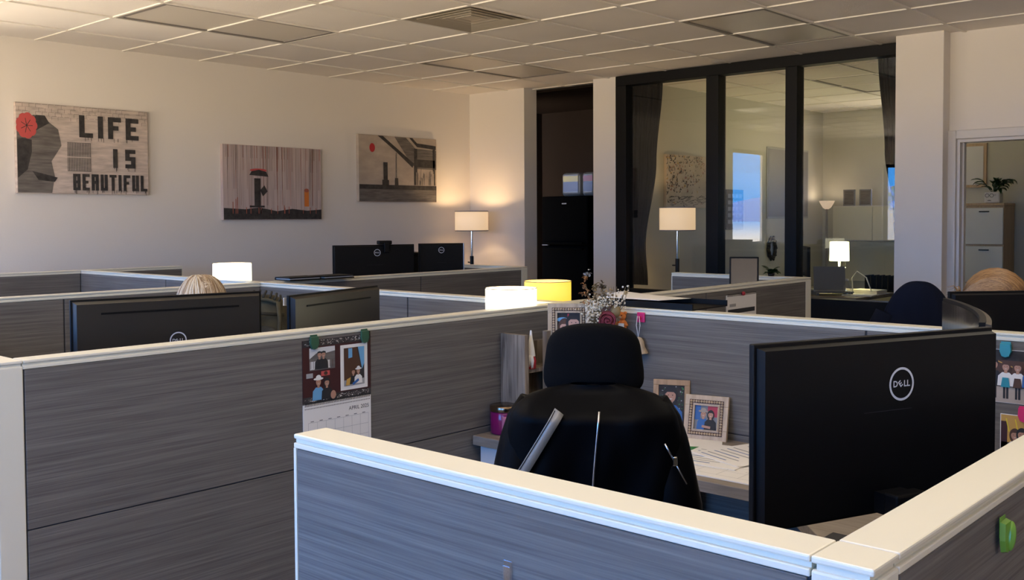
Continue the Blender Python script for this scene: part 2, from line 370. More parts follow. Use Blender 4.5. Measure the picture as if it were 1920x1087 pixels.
# outside windows
def ext_window(name, axis, c, a0, a1, z0, z1, side):
    r = bpy.data.objects.new(name, None); C.objects.link(r); r['kind'] = 'structure'
    mb = MB(); t = .05
    def bx(u0, u1, w0, w1, d0, d1, m):
        if axis == 'y': mb.box((u0, c+d0, w0), (u1, c+d1, w1), m)
        else: mb.box((c+d0, u0, w0), (c+d1, u1, w1), m)
    bx(a0, a1, z1-t, z1, .04, .09, M_frame); bx(a0, a1, z0, z0+t, .04, .09, M_frame)
    bx(a0, a0+t, z0+t, z1-t, .04, .09, M_frame); bx(a1-t, a1, z0+t, z1-t, .04, .09, M_frame)
    mb.build('window_frame', r)
    mb = MB(); bx(a0+t, a1-t, z0+t, z1-t, .062, .068, M_glassx); mb.build('window_pane', r)
    mb = MB(); bx(a0-.02, a1+.02, z0-.02, z0-.0005, -.02, .03, M_white); mb.build('window_sill', r)
    return r
ext_window('window_2', 'y', WY, *LWIN, 1)
for k, h in enumerate(FW): ext_window('window_%d' % (3+k), 'x', FX-.15, *h, 1)
ext_window('window_6', 'x', BX, 3.70, 4.30, 0.95, 2.25, 1)
def portal(loc, sx, sy, rot):
    l = bpy.data.lights.new('portal', 'AREA'); l.shape = 'RECTANGLE'; l.size = sx; l.size_y = sy; l.cycles.is_portal = True
    ob = bpy.data.objects.new('portal', l); C.objects.link(ob); ob.location = loc; ob.rotation_euler = rot
portal(((LWIN[0]+LWIN[1])/2, WY+.16, (LWIN[2]+LWIN[3])/2), LWIN[1]-LWIN[0], LWIN[3]-LWIN[2], (-PI/2, 0, 0))
for h in FW: portal((FX-.16, (h[0]+h[1])/2, (h[2]+h[3])/2), h[3]-h[2], h[1]-h[0], (0, -PI/2, 0))
portal((BX+.16, 4.0, 1.6), 1.3, .6, (0, PI/2, 0))
# interior glazed partition: window_1
W1 = bpy.data.objects.new('window_1', None); C.objects.link(W1); W1['kind'] = 'structure'
mb = MB(); x0, x1 = WX-.03, WX+.09; ys, ye = 2.645, 5.165; zs, zt = .90, CEIL-.085
mb.box((x0, ys, zt), (x1, ye, CEIL-.001), M_frame, .003); mb.box((x0, ys, .74), (x1, ye, zs), M_frame, .003)
mb.box((x0, ys, zs), (x1, ys+.045, zt), M_frame, .003); mb.box((x0, 5.055, zs), (x1, ye, zt), M_frame, .003)
mb.build('window_frame', W1)
for (a, c_) in ((4.149, 4.262), (3.473, 3.569)):
    mb = MB(); mb.box((x0, a, zs), (x1, c_, zt), M_frame, .003); mb.build('mullion', W1)
for (a, c_) in ((ys+.045, 3.473), (3.569, 4.149), (4.262, 5.055)):
    mb = MB(); mb.box((WX+.02, a, zs), (WX+.026, c_, zt), M_glass); mb.build('window_pane', W1)
mb = MB(); mb.box((WX, 2.645, 0), (WX+.08, 5.165, .74), M_frame); struct('wall_under_window', mb)
# door casing on the right
D1 = bpy.data.objects.new('door_1', None); C.objects.link(D1); D1['kind'] = 'structure'
mb = MB()
for (y0, y1, z0, z1) in ((2.275, 2.335, 0, 2.09), (1.24, 1.30, 0, 2.09), (1.30, 2.275, 2.03, 2.09)):
    mb.box((6.975, y0, z0), (6.999, y1, z1), M_white, .006)
mb.build('door_casing', D1)
mb = MB(); mb.box((7.0, 2.255, 0), (7.13, 2.2745, 2.03), M_white); mb.box((7.0, 1.3005, 0), (7.13, 1.32, 2.03), M_white); mb.box((7.0, 1.32, 2.01), (7.13, 2.255, 2.0295), M_white)
mb.box((7.05, 2.243, 0), (7.08, 2.255, 2.01), M_white); mb.build('door_jamb', D1)

# ------------------------------------------------------------------ ceiling fittings
def troffer(x0, y0, nx, label, lens, watts=0):
    xa, xb, ya, yb = x0+.011, x0+.6195*nx-.011, y0+.011, y0+.605-.011
    t = thing('ceiling_light', label, 'ceiling light', ((xa+xb)/2, (ya+yb)/2, CEIL))
    hx, hy = (xb-xa)/2, (yb-ya)/2
    mb = MB(); e = .028
    mb.box((-hx, -hy, -.002), (hx, -hy+e, .018), M_lframe); mb.box((-hx, hy-e, -.002), (hx, hy, .018), M_lframe)
    mb.box((-hx, -hy+e, -.002), (-hx+e, hy-e, .018), M_lframe); mb.box((hx-e, -hy+e, -.002), (hx, hy-e, .018), M_lframe)
    mb.build('fixture_frame', t)
    mb = MB(); mb.box((-hx+e, -hy+e, .004), (hx-e, hy-e, .012), lens); mb.build('diffuser', t)
    return t
troffer(2.911, 5.255, 2, 'long unlit ceiling light panel above the wall with the first two canvases', M_lens)
troffer(5.389, 5.255, 2, 'unlit ceiling light panel glowing warm above the corner floor lamp', M_lens)
troffer(5.389, 2.835, 2, 'unlit ceiling light panel in front of the glazed office window', M_lens)
troffer(8.487, 3.44, 2, 'unlit ceiling light panel inside the office behind the glass', M_lens)
troffer(0.43, 0.415, 2, 'lit ceiling light panel above the low front cubicle wall', M_lenson)
troffer(0.43, 2.835, 2, 'added unseen ceiling light panel brightening the left wall, above the cream corner post', M_lenson)  # out-of-view panel added to lift the left wall
troffer(2.911, 0.415, 2, 'lit ceiling light panel above the right cubicles', M_lensdim)
t = thing('air_vent', 'square ceiling air diffuser between the two rows of light panels', 'vent', (4.15+.31, 4.045+.3025, CEIL))
mb = MB(); h1, h2 = .296, .289
M_vent = mat('vent_metal', (0.36, 0.32, 0.26, 1), 0.5)
for k in range(5):
    a0 = 1-k*.19; a1 = a0-.10; z0 = .004+k*.0022
    for q in range(4):
        s_ = [(h1*a0, h2*a0), (-h1*a0, h2*a0), (-h1*a0, -h2*a0), (h1*a0, -h2*a0)]; s2 = [(h1*a1, h2*a1), (-h1*a1, h2*a1), (-h1*a1, -h2*a1), (h1*a1, -h2*a1)]
        p, p2 = s_[q], s_[(q+1) % 4]; r_, r2 = s2[q], s2[(q+1) % 4]
        mb.faces([(*p, z0-.004), (*p2, z0-.004), (*r2, z0+.006), (*r_, z0+.006), (*p, z0-.001), (*p2, z0-.001), (*r2, z0+.009), (*r_, z0+.009)],
                 [(0, 1, 2, 3), (7, 6, 5, 4), (0, 4, 5, 1), (1, 5, 6, 2), (2, 6, 7, 3), (3, 7, 4, 0)], M_vent)
mb.build('louvers', t)
mb = MB(); mb.box((-h1, -h2, .012), (h1, h2, .018), M_vent); mb.build('back_plate', t)

# ------------------------------------------------------------------ cubicle partitions
PT = 1.19
PN = [0]
def partition(axis, c, a0, a1, seams, label, post0=False, post1=False, trim0=False, trim1=False):
    """one straight run of cubicle wall; axis along which it runs, centre line c"""
    loc = (a0, c, 0) if axis == 'x' else (c, a0, 0)
    root = thing('cubicle_partition', label, 'cubicle partition', loc, 0 if axis == 'x' else PI/2, 'cubicle partitions')
    L = a1-a0; T = .031
    s0, s1 = (.062 if post0 else 0), (L-.062 if post1 else L)
    mb = MB()
    mb.box((s0, -T+.004, .02), (s1, T-.004, PT-.022), M_core)
    mb.box((s0, -T+.005, PT-.0135), (s1, T-.005, PT-.0075), M_cream)
    mb.box((s0, -T, PT-.0215), (s1, T, PT-.0135), M_cream, .0015)
    mb.box((s0, -T, .0), (s1, T, .08), M_cream)
    if trim0: mb.box((s0, -T, .08), (s0+.006, T, PT-.0215), M_cream)
    if trim1: mb.box((s1-.006, -T, .08), (s1, T, PT-.0215), M_cream)
    mb.build('frame', root)
    for (on, p0) in ((post0, 0), (post1, L-.062)):
        if on:
            mb = MB(); mb.box((p0, -T, 0), (p0+.062, T, PT-.0135), M_cream, .003); mb.box((p0+.003, -T+.005, PT-.0135), (p0+.059, T-.005, PT-.0075), M_cream)
            mb.build('post', root)
            mb = MB(); mb.box((p0, -T, PT-.0075), (p0+.0612, T, PT), M_cream, .0022); mb.build('post_cap', root)
    mb = MB(); mb.box((s0+(.0008 if post0 else 0), -T, PT-.0075), (s1-(.0008 if post1 else 0), T, PT), M_cream, .0022); mb.build('top_cap', root)
    xs = [s0]+[q-a0 for q in seams]+[s1]
    for k in range(len(xs)-1):
        u0 = xs[k]+(.007 if (k == 0 and trim0) else .0035); u1 = xs[k+1]-(.007 if (k == len(xs)-2 and trim1) else .0035)
        for sgn in (-1, 1):
            for (z0, z1) in ((.083, .7855), (.789, PT-.0225)):
                mb = MB(); y0, y1 = sorted((sgn*(T-.0055), sgn*(T-.0005)))
                mb.box((u0, y0, z0), (u1, y1, z1), M_fab, .0012, seg=1); mb.build('fabric_panel', root)
    return root
partition('y', .926, .423, 1.255, [], 'low cubicle wall closest to the camera with broad cream cap', trim1=True)
partition('x', .391, .895, 2.962, [1.95], 'cubicle wall at the lower right corner with a lime green clip on it', post0=True)
partition('x', 2.431, .895, 2.968, [2.0], 'cubicle wall at left carrying the photo calendar', post0=True)
partition('y', .926, 2.463, 4.43, [3.4], 'cubicle wall at far left edge running back from the cream corner post')
partition('y', 3.0, -.2, 2.431, [1.225], 'cubicle wall behind the black desk chair and picture frames')
partition('y', 3.0, 2.431, 4.465, [3.3], 'blue-lit cubicle wall behind the tilted monitor and backpack')
partition('y', 3.0, 4.465, 6.52, [5.4], 'blue-lit cubicle wall running back behind the blonde head')
partition('x', 4.465, .895, 2.968, [1.95], 'cubicle wall behind the wide monitor and blonde person')
partition('x', 6.52, .895, 2.968, [1.95], 'furthest cubicle wall at the left under the first canvas')
partition('x', 6.52, 3.032, 3.70, [], 'short stub of cubicle wall beyond the furthest left corner', trim1=True)
partition('x', 4.465, 3.032, 5.08, [4.1], 'cubicle wall in front of the two far monitors', post1=True)
partition('x', 2.431, 3.032, 5.08, [4.0], 'cubicle wall holding the small spiral calendar', post1=True)
partition('y', 5.05, 2.463, 3.25, [], 'short cubicle wall in front of the glazed office', trim1=True)
partition('y', 5.05, 4.497, 5.25, [], 'short cubicle wall below the corner floor lamp', trim1=True)

# ------------------------------------------------------------------ desks
DZ = .767
def desk(label, outline, loc, legs):
    root = thing('desk', label, 'desk', loc)
    n = len(outline); mb = MB()
    vs = [(x, y, DZ-.033) for x, y in outline]+[(x, y, DZ) for x, y in outline]
    mb.faces(vs, [tuple(reversed(range(n))), tuple(range(n, 2*n))]+[(k, (k+1) % n, n+(k+1) % n, n+k) for k in range(n)], M_desk)
    ob = mb.build('worktop', root); md = ob.modifiers.new('bevel', 'BEVEL'); md.width = .002; md.segments = 2
    for (x, y) in legs:
        mb = MB(); mb.box((x-.02, y-.02, 0), (x+.02, y+.02, DZ-.034), M_lgrey); mb.build('leg', root)
    return root
desk('wood laminate desk around the black chair', [(-1.04, -.77), (.962, -.77), (.962, 1.194), (.45, 1.194), (.45, .05), (.2, -.18), (-1.04, -.18)], (2.0, 1.2, 0), [(-.95, -.7), (-.95, -.25), (.9, -.7), (.9, .6), (.5, .1)])
desk('desk under the two monitors in front of the blonde person', [(-.98, -.73), (1.0, -.73), (1.0, 1.22), (.5, 1.22), (.5, .05), (-.98, .05)], (1.95, 3.2, 0), [(-.9, -.68), (-.9, 0), (.95, -.68), (.95, 1.15), (.55, 1.15)])
desk('desk under the two far monitors by the floor lamp', [(-.95, -.55), (.95, -.55), (.95, .5), (-.95, .5)], (4.05, 5.06, 0), [(-.9, -.5), (.9, -.5), (-.9, .45), (.9, .45)])
desk('desk in the cubicle with the yellow lampshade', [(-.95, -.44), (.98, -.44), (.98, .4), (-.95, .4)], (4.02, 2.92, 0), [(-.9, -.4), (.95, -.4), (-.9, .35), (.95, .35)])
desk('desk of the ginger-haired person behind the photo prints', [(.036, -.7), (1.2, -.7), (1.2, .05), (.036, .05)], (3.0, .95, 0), [(.1, -.65), (1.1, -.65), (.1, .0), (1.1, .0)])
desk('desk of the unseen cubicle under the blue-lit far wall, with a wing added to bounce sunlight', [(-.98, -.3), (.98, -.3), (.98, 1.66), (-.98, 1.66), (-.98, .9), (.3, .9), (.3, .25), (-.98, .25)], (1.95, 4.81, 0), [(-.9, -.25), (.9, -.25), (-.9, .2), (.9, 1.6), (-.9, 1.6)])  # unseen return wing added to bounce sun up onto the ceiling
t = thing('drawer_pedestal', 'white metal drawer unit under the end of the desk by the candle', 'drawers', (2.72, 2.16, 0))
mb = MB(); mb.box((-.23, -.2, .02), (.235, .225, DZ-.036), M_lgrey, .003); mb.build('cabinet_body', t)
for (z0, z1) in ((.03, .34), (.35, .615), (.62, DZ-.04)):
    mb = MB(); mb.box((-.245, -.197, z0), (-.2305, .222, z1), M_lgrey, .003); mb.build('drawer', t)

# ------------------------------------------------------------------ monitors
def logo(mb, org, u, v, r, m):
    s = Surf(mb, org, u, v); s.h = .0008
    s.ring(0, 0, r*.86, r, m)
    k = r*.52
    s.text('D', -r*.50, 0, k, m, bold=.022); s.text('LL', r*.42, 0, k, m, bold=.022)
    ca, sa = math.cos(math.radians(38)), math.sin(math.radians(38)); u, v = s.u, s.v
    mb.text('E', s.P(-r*.09, 0, .0008), u*ca+v*sa, v*ca-u*sa, k, m, bold=.022)
def monitor(label, A, B, ztop, H, style='plain', desk_z=DZ, back=1, logo_at=None, lr=.02, stand=True):
    """A->B is the top edge, left to right as its back is seen"""
    A, B = Vector(A), Vector(B); c = (A+B)/2; W = (B-A).length; rz = math.atan2(B.y-A.y, B.x-A.x)
    t = thing('computer_monitor', label, 'monitor', (c.x, c.y, desk_z), rz)
    z1 = ztop-desk_z; z0 = z1-H
    # local: x along width, back faces -y
    mb = MB(); mb.box((-W/2, -.004, z0), (W/2, .008, z1), M_black, .002); mb.build('bezel', t)
    mb = MB(); mb.box((-W/2+.006, .0081, z0+.014), (W/2-.006, .0095, z1-.006), M_screen); mb.build('screen', t)
    mb = MB(); e = .006; d = .012; bw, bh = W/2-.045, H/2-.05; zc = (z0+z1)/2
    o_ = [(-W/2+e, z0+e), (W/2-e, z0+e), (W/2-e, z1-e), (-W/2+e, z1-e)]; i_ = [(-bw, zc-bh), (bw, zc-bh), (bw, zc+bh), (-bw, zc+bh)]
    mk = M_satblk if style == 'slot' else M_black
    if style == 'plain': i_ = [(-W/2+.010, z0+.010), (W/2-.010, z0+.010), (W/2-.010, z1-.010), (-W/2+.010, z1-.010)]; d = .016
    else: d = .016; i_ = [(-W/2+.014, z0+.014), (W/2-.014, z0+.014), (W/2-.014, z1-.014), (-W/2+.014, z1-.014)]
    vs = [(x, -.004, z) for x, z in o_]+[(x, -.004-d, z) for x, z in i_]
    mb.faces(vs, [(4, 5, 6, 7)]+[(k, (k+1) % 4, 4+(k+1) % 4, 4+k) for k in range(4)]+[(3, 2, 1, 0)], mk)
    s = Surf(mb, (0, -.004-d, 0), (1, 0, 0), (0, 0, 1))
    if style == 'slot': mb.box((-W*.36, -.004-d-.0025, z1-.046), (W*.36, -.004-d+.001, z1-.040), M_black)
    else: s.rect(-W*.1, zc+H*.085, W*.1, zc+H*.088, M_core, .0006)
    bk = mb.build('back_shell', t)
    if logo_at:
        mb = MB(); logo(mb, (logo_at[0], -.004-d-(.0002), z1-logo_at[1]), (1, 0, 0), (0, 0, 1), lr, M_logo); lo = mb.build('logo', t); lo['label'] = 'silver ring logo with letters'
    if stand:
        mb = MB(); mb.box((-.035, -.075, .012), (.035, -.045, z0+.05), M_black, .004); mb.box((-.03, -.05, z0+.01), (.03, -.0045-d, z0+.045), M_black); mb.build('stand_neck', t)
        mb = MB(); mb.box((-.12, -.15, 0.0005), (.12, .07, .012), M_black, .004); mb.build('stand_base', t)
    return t
m1 = monitor('large black monitor back at right with silver ring logo', (1.425, .772), (1.93, .565), 1.3135, .305, 'plain', logo_at=(.03, .083), lr=.0285)
mb = MB(); mb.cyl((.07, -.045, .195), (.075, -.075, .20), .008, M_chrome); mb.box((.06, -.08, .198), (.105, -.07, .206), M_chrome, .002); lk = mb.build('cable_lock', m1); lk['label'] = 'shiny chrome lock on the back'
monitor('wide black monitor back at left in front of the blonde head', (1.285, 2.885), (1.852, 2.766), 1.285, .34, 'slot', logo_at=(.015, .138), lr=.026)
monitor('tilted monitor back glowing bronze from the lamp light', (2.10, 2.965), (2.655, 3.135), 1.245, .33, 'slot')
m4 = monitor('black monitor with webcam on top, left of the far pair', (3.892, 5.02), (4.39, 4.812), 1.352, .31, 'plain', logo_at=(.015, .05), lr=.022)
m5 = monitor('narrow turned black monitor with silver edge, right of the far pair', (4.515, 4.905), (4.765, 4.735), 1.352, .31, 'plain', logo_at=(-.0, .045), lr=.02)
mb = MB(); mb.box((.1515, -.003, .28), (.160, .03, .585), M_silver, .002); e_ = mb.build('silver_edge', m5); e_['label'] = 'silver edge of the screen'
t = thing('webcam', 'black webcam clipped on the top of the far left monitor', 'webcam', (4.205, 4.889, 1.352), -.39)
mb = MB(); mb.box((-.045, -.025, .001), (.045, .025, .026), M_black, .006); mb.build('camera_body', t)
mb = MB(); mb.box((-.012, -.037, -.05), (.022, -.0265, .012), M_black, .003); mb.build('clip', t)
mb = MB(); mb.cyl((0, .025, .013), (0, .03, .013), .01, M_blackg); mb.build('lens', t)
monitor('black monitor in front of the ginger-haired person at right edge', (3.125, 1.035), (3.60, .62), 1.287, .30, 'plain')
t = thing('computer_monitor', 'large curved monitor turned edge-on behind the right monitor with the logo', 'monitor', (2.305, .742, DZ), math.atan2(.27, .59))
def arc(u, off): return ((u-.5)*.61, -.028*(1-(2*u-1)**2)-off)
mb = MB(); N = 24
def shell(a0, a1, z0, z1, m, tap=0):
    vs = []
    for k in range(N+1):
        u = k/N
        for off, z in ((a0, z0), (a0, z1), (a1, z1-tap), (a1, z0+tap)): x, y = arc(u, off); vs.append((x, y, z))
    fs = [(4*k+q, 4*k+(q+1) % 4, 4*k+4+(q+1) % 4, 4*k+4+q) for k in range(N) for q in range(4)]+[(3, 2, 1, 0), (4*N, 4*N+1, 4*N+2, 4*N+3)]
    mb.faces(vs, fs, m)
shell(0, .012, .155, .543, M_black); shell(.0122, .022, .17, .5405, M_bronze, .002); mb.build('back_shell', t)
mb = MB(); shell(-.0015, -.0002, .162, .535, M_screen); mb.build('screen', t)
mb = MB(); mb.box((-.03, -.075, .012), (.03, -.045, .20), M_black, .004); mb.build('stand_neck', t)
mb = MB(); mb.box((-.14, -.16, .0005), (.14, .08, .012), M_black, .004); mb.build('stand_base', t)

# ------------------------------------------------------------------ chairs
def office_chair(label, loc, rz, top=1.24, hw=.125, headrest=True):
    """sitter faces local +x"""
    t = thing('office_chair', label, 'office chair', loc, rz)
    mb = MB()
    for k in range(5):
        a = 2*PI*k/5+.3; mb.tube([(0, 0, .11), (.16*math.cos(a), .16*math.sin(a), .095), (.31*math.cos(a), .31*math.sin(a), .07)], [.028, .024, .016], M_black)
    mb.build('star_base', t)
    for k in range(5):
        a = 2*PI*k/5+.3; mb = MB(); p = Vector((.31*math.cos(a), .31*math.sin(a), .03)); q = Vector((-math.sin(a), math.cos(a), 0))*.022
        mb.cyl(p-q, p+q, .029, M_black); mb.build('caster', t)
    mb = MB(); mb.cyl((0, 0, .09), (0, 0, .43), .025, M_steelblk); mb.box((-.1, -.09, .42), (.1, .09, .455), M_black, .01); mb.build('gas_column', t)
    mb = MB(); mb.box((-.23, -.25, .455), (.26, .25, .535), M_blkfab, .035, seg=4); mb.build('seat', t)
    zt = top-.19
    mb = MB()
    def bk(u, v):
        a = (u-.5)*2; z = .55+(zt-.55)*v; wv = .235-.05*abs(v-.35)**2-.04*v*v
        return (-.235-.05*v+.045*a*a-.03*math.sin(PI*min(1, v*1.6)), a*wv, z)
    mb.grid(bk, 13, 12, M_blkfab); mb.build('backrest', t, solid=.05)
    mb = MB(); mb.tube([(-.05, 0, .44), (-.28, 0, .47), (-.33, 0, .7), (-.325, 0, zt+.06)], [.025, .025, .022, .016], M_black); mb.build('back_support', t)
    for s in (-1, 1):
        mb = MB(); mb.tube([(0, s*.24, .47), (0, s*.29, .50), (-.02, s*.295, .66)], .017, M_black); mb.box((-.12, s*.295-.04, .66), (.13, s*.295+.04, .69), M_black, .012); mb.build('armrest', t)
    if headrest:
        mb = MB(); zc = top-.080
        def hr(u, v):
            th = 2*PI*u; ph = PI*(v-.5); e1, e2 = .38, .5
            cx = math.copysign(abs(math.cos(ph))**e1, 1); sz = math.copysign(abs(math.sin(ph))**e1, math.sin(ph))
            ct = math.copysign(abs(math.cos(th))**e2, math.cos(th)); st = math.copysign(abs(math.sin(th))**e2, math.sin(th))
            y = st*cx*hw; zz = sz*.080; zz += -.018*(y/hw)**2*(1 if sz > 0 else -.1)
            w = 1+.0*(sz); y *= (1-.065*sz)*.96; x = ct*cx*.036+.05*(y/hw)**2*.6
            return (-.27+x, y, zc+zz)
        mb.grid(hr, 40, 20, M_blkfab, wrap=True); mb.build('headrest', t)
    return t
def chairpos(px_az, r): return
CH = Vector((1.997, 1.522, 0)); CA = math.radians(37.0)
main_chair = office_chair('black high-back chair with padded headrest, jacket over its back', CH, CA, top=1.278, hw=.116)
FD = Vector((math.cos(CA), math.sin(CA), 0)); LD = Vector((-math.sin(CA), math.cos(CA), 0))

# jacket over the main chair: local frame of the chair (x forward, y left)
jk = thing('jacket', 'black bomber jacket with zips draped over the nearest chair', 'jacket', CH, CA)
mb = MB()
def jw(z):                                       # half width by height
    P = [(.50, .25), (.80, .236), (.90, .224), (.98, .207), (1.05, .192), (1.09, .180), (1.115, .164), (1.134, .13), (1.146, .09), (1.153, .05)]
    for k in range(len(P)-1):
        if P[k][0] <= z <= P[k+1][0]:
            f = (z-P[k][0])/(P[k+1][0]-P[k][0]); return P[k][1]+(P[k+1][1]-P[k][1])*f
    return P[-1][1]
def jsurf(u, v):
    z = .50+.653*v; w_ = jw(z); th = 2*PI*u; e = .75
    ct = math.copysign(abs(math.cos(th))**e, math.cos(th)); st = math.copysign(abs(math.sin(th))**e, math.sin(th))
    dep = .085+.05*(1-v)
    y = st*w_; x = -.285-.045*v+ct*dep*(1 if z < 1.09 else max(.25, (1.16-z)/.07))
    wr = .010*math.sin(9*y*6+9*z)*math.sin(7*z+2) + .020*mnoise.noise(Vector((y*7, z*4, 3.1))) + .006*mnoise.noise(Vector((y*22, z*9, 1.7)))
    if ct < 0: x -= wr*(1 if v < .95 else .3)
    return (x, y, z)
mb.grid(jsurf, 88, 60, M_nylon, wrap=True); mb.build('body', jk)
for s in (-1, 1):
    mb = MB(); pts = []; rs = []
    for k in range(13):
        f = k/12; z = 1.045-.50*f
        z += .06; pts.append((-.315-.035*min(1, f*3)+.01*math.sin(11*f), s*(jw(z)-.050+.006*math.sin(7*f)), z)); rs.append(.046+.012*min(1, f*4)-.006*f+.003*math.sin(17*f))
    mb.tube(pts, rs, M_nylon, n=16); mb.build('sleeve', jk)
def jback(y, z, off=.002):
    """point on the jacket's back surface at lateral y and height z"""
    w_ = jw(z); st = max(-.999, min(.999, y/w_)); th = math.asin(math.copysign(abs(st)**(1/.75), st)); th = PI-th
    u = (th/(2*PI)) % 1.0; p = Vector(jsurf(u, (z-.50)/.653)); p.x -= off; return p
def strip(mb, path, wd, m, off=.003, th=.002):
    vs = []
    for k, (y, z) in enumerate(path):
        a = Vector(path[max(0, k-1)]); c2 = Vector(path[min(len(path)-1, k+1)]); d = (c2-a).normalized(); n2 = Vector((-d.y, d.x))*wd/2
        for sg in (-1, 1): vs.append(jback(y+n2.x*sg, z+n2.y*sg, off))
    vs += [v-Vector((th, 0, 0)) for v in vs]; n = len(path)*2; fs = []
    for k in range(len(path)-1):
        i = 2*k; fs += [(n+i, n+i+1, n+i+3, n+i+2), (i+2, i+3, i+1, i), (i, n+i, n+i+2, i+2), (i+1, i+3, n+i+3, n+i+1)]
    mb.faces(vs, fs, m, True)
def path(y0, z0, y1, z1, n=24, bow=0.0): return [(y0+(y1-y0)*k/(n-1)+bow*math.sin(PI*k/(n-1)), z0+(z1-z0)*k/(n-1)) for k in range(n)]
mb = MB(); strip(mb, path(.072, 1.105, .152, .97), .022, M_satin, .010, .004); strip(mb, path(.081, 1.107, .161, .972), .002, M_ink, .0146, .0005); q_ = mb.build('lining_strip', jk); q_['label'] = 'grey satin lining strip with stitching'
mb = MB(); strip(mb, path(-.013, 1.105, .006, .80, bow=.004), .004, M_silver, .006, .003); q_ = mb.build('zipper', jk); q_['label'] = 'long silver zipper'
mb = MB()
def slp(y, z): return Vector((-.325-.068, y, z))
for (y0, z0, y1, z1, w_) in ((-.150, 1.040, -.170, 1.003, .004), (-.170, 1.003, -.196, .955, .003)):
    mb.tube([(-.410, y0, z0), (-.411, (y0+y1)/2, (z0+z1)/2), (-.408, y1, z1)], w_/2, M_silver, 6)
mb.box((-.416, -.176, .994), (-.406, -.167, 1.014), M_chrome, .002); q_ = mb.build('sleeve_zipper', jk); q_['label'] = 'silver sleeve pocket zipper'

office_chair('black chair with the navy fleece over it', (4.12, 1.40, 0), math.radians(215), top=1.12, headrest=False)
def drape(label, name, loc, rz, zt, hw, m, zb=.62, cat='jacket'):
    t = thing(name, label, cat, loc, rz); mb = MB()
    def f(u, v):
        th = 2*PI*u; z = zb+(zt-zb)*math.sin(v*PI/2)**.8 if v > 0 else zb
        k = math.sqrt(max(0.0, 1-((z-zb)/(zt-zb))**2.6)); wv = hw*(.10+.90*k)+.07*hw*(1-v)*2
        wr = 1+.06*math.sin(11*th+2*z)*(1-v)+.04*mnoise.noise(Vector((math.cos(th)*2, math.sin(th)*2, z*5)))
        return (-.28+.09*math.cos(th)*(.3+.7*k)*wr-.02*v, math.sin(th)*wv*wr, z)
    mb.grid(f, 64, 30, m, wrap=True); mb.build('body', t)
    for s in (-1, 1):
        mb = MB(); mb.tube([(-.30, s*hw*.72, zt-.14), (-.30, s*(hw*1.15), zt-.30), (-.31, s*(hw*1.25), zt-.5)], [.05, .055, .045], m, n=14); mb.build('sleeve', t)
    return t
drape('dark navy fleece jacket slumped over the chair left of the ginger hair', 'fleece_jacket', (4.12, 1.40, 0), math.radians(215), 1.235, .18, M_navy)
office_chair('black chair cut off by the left edge of the photo', (1.955, 5.42, 0), math.radians(-90), top=1.222)
office_chair('black chair with tall headrest behind the office glass', (9.50, 3.47, 0), math.radians(100), top=1.24, hw=.14)
office_chair('black chair seen through the right doorway', (9.6, 2.62-.18, 0), math.radians(200), top=1.11, headrest=False)

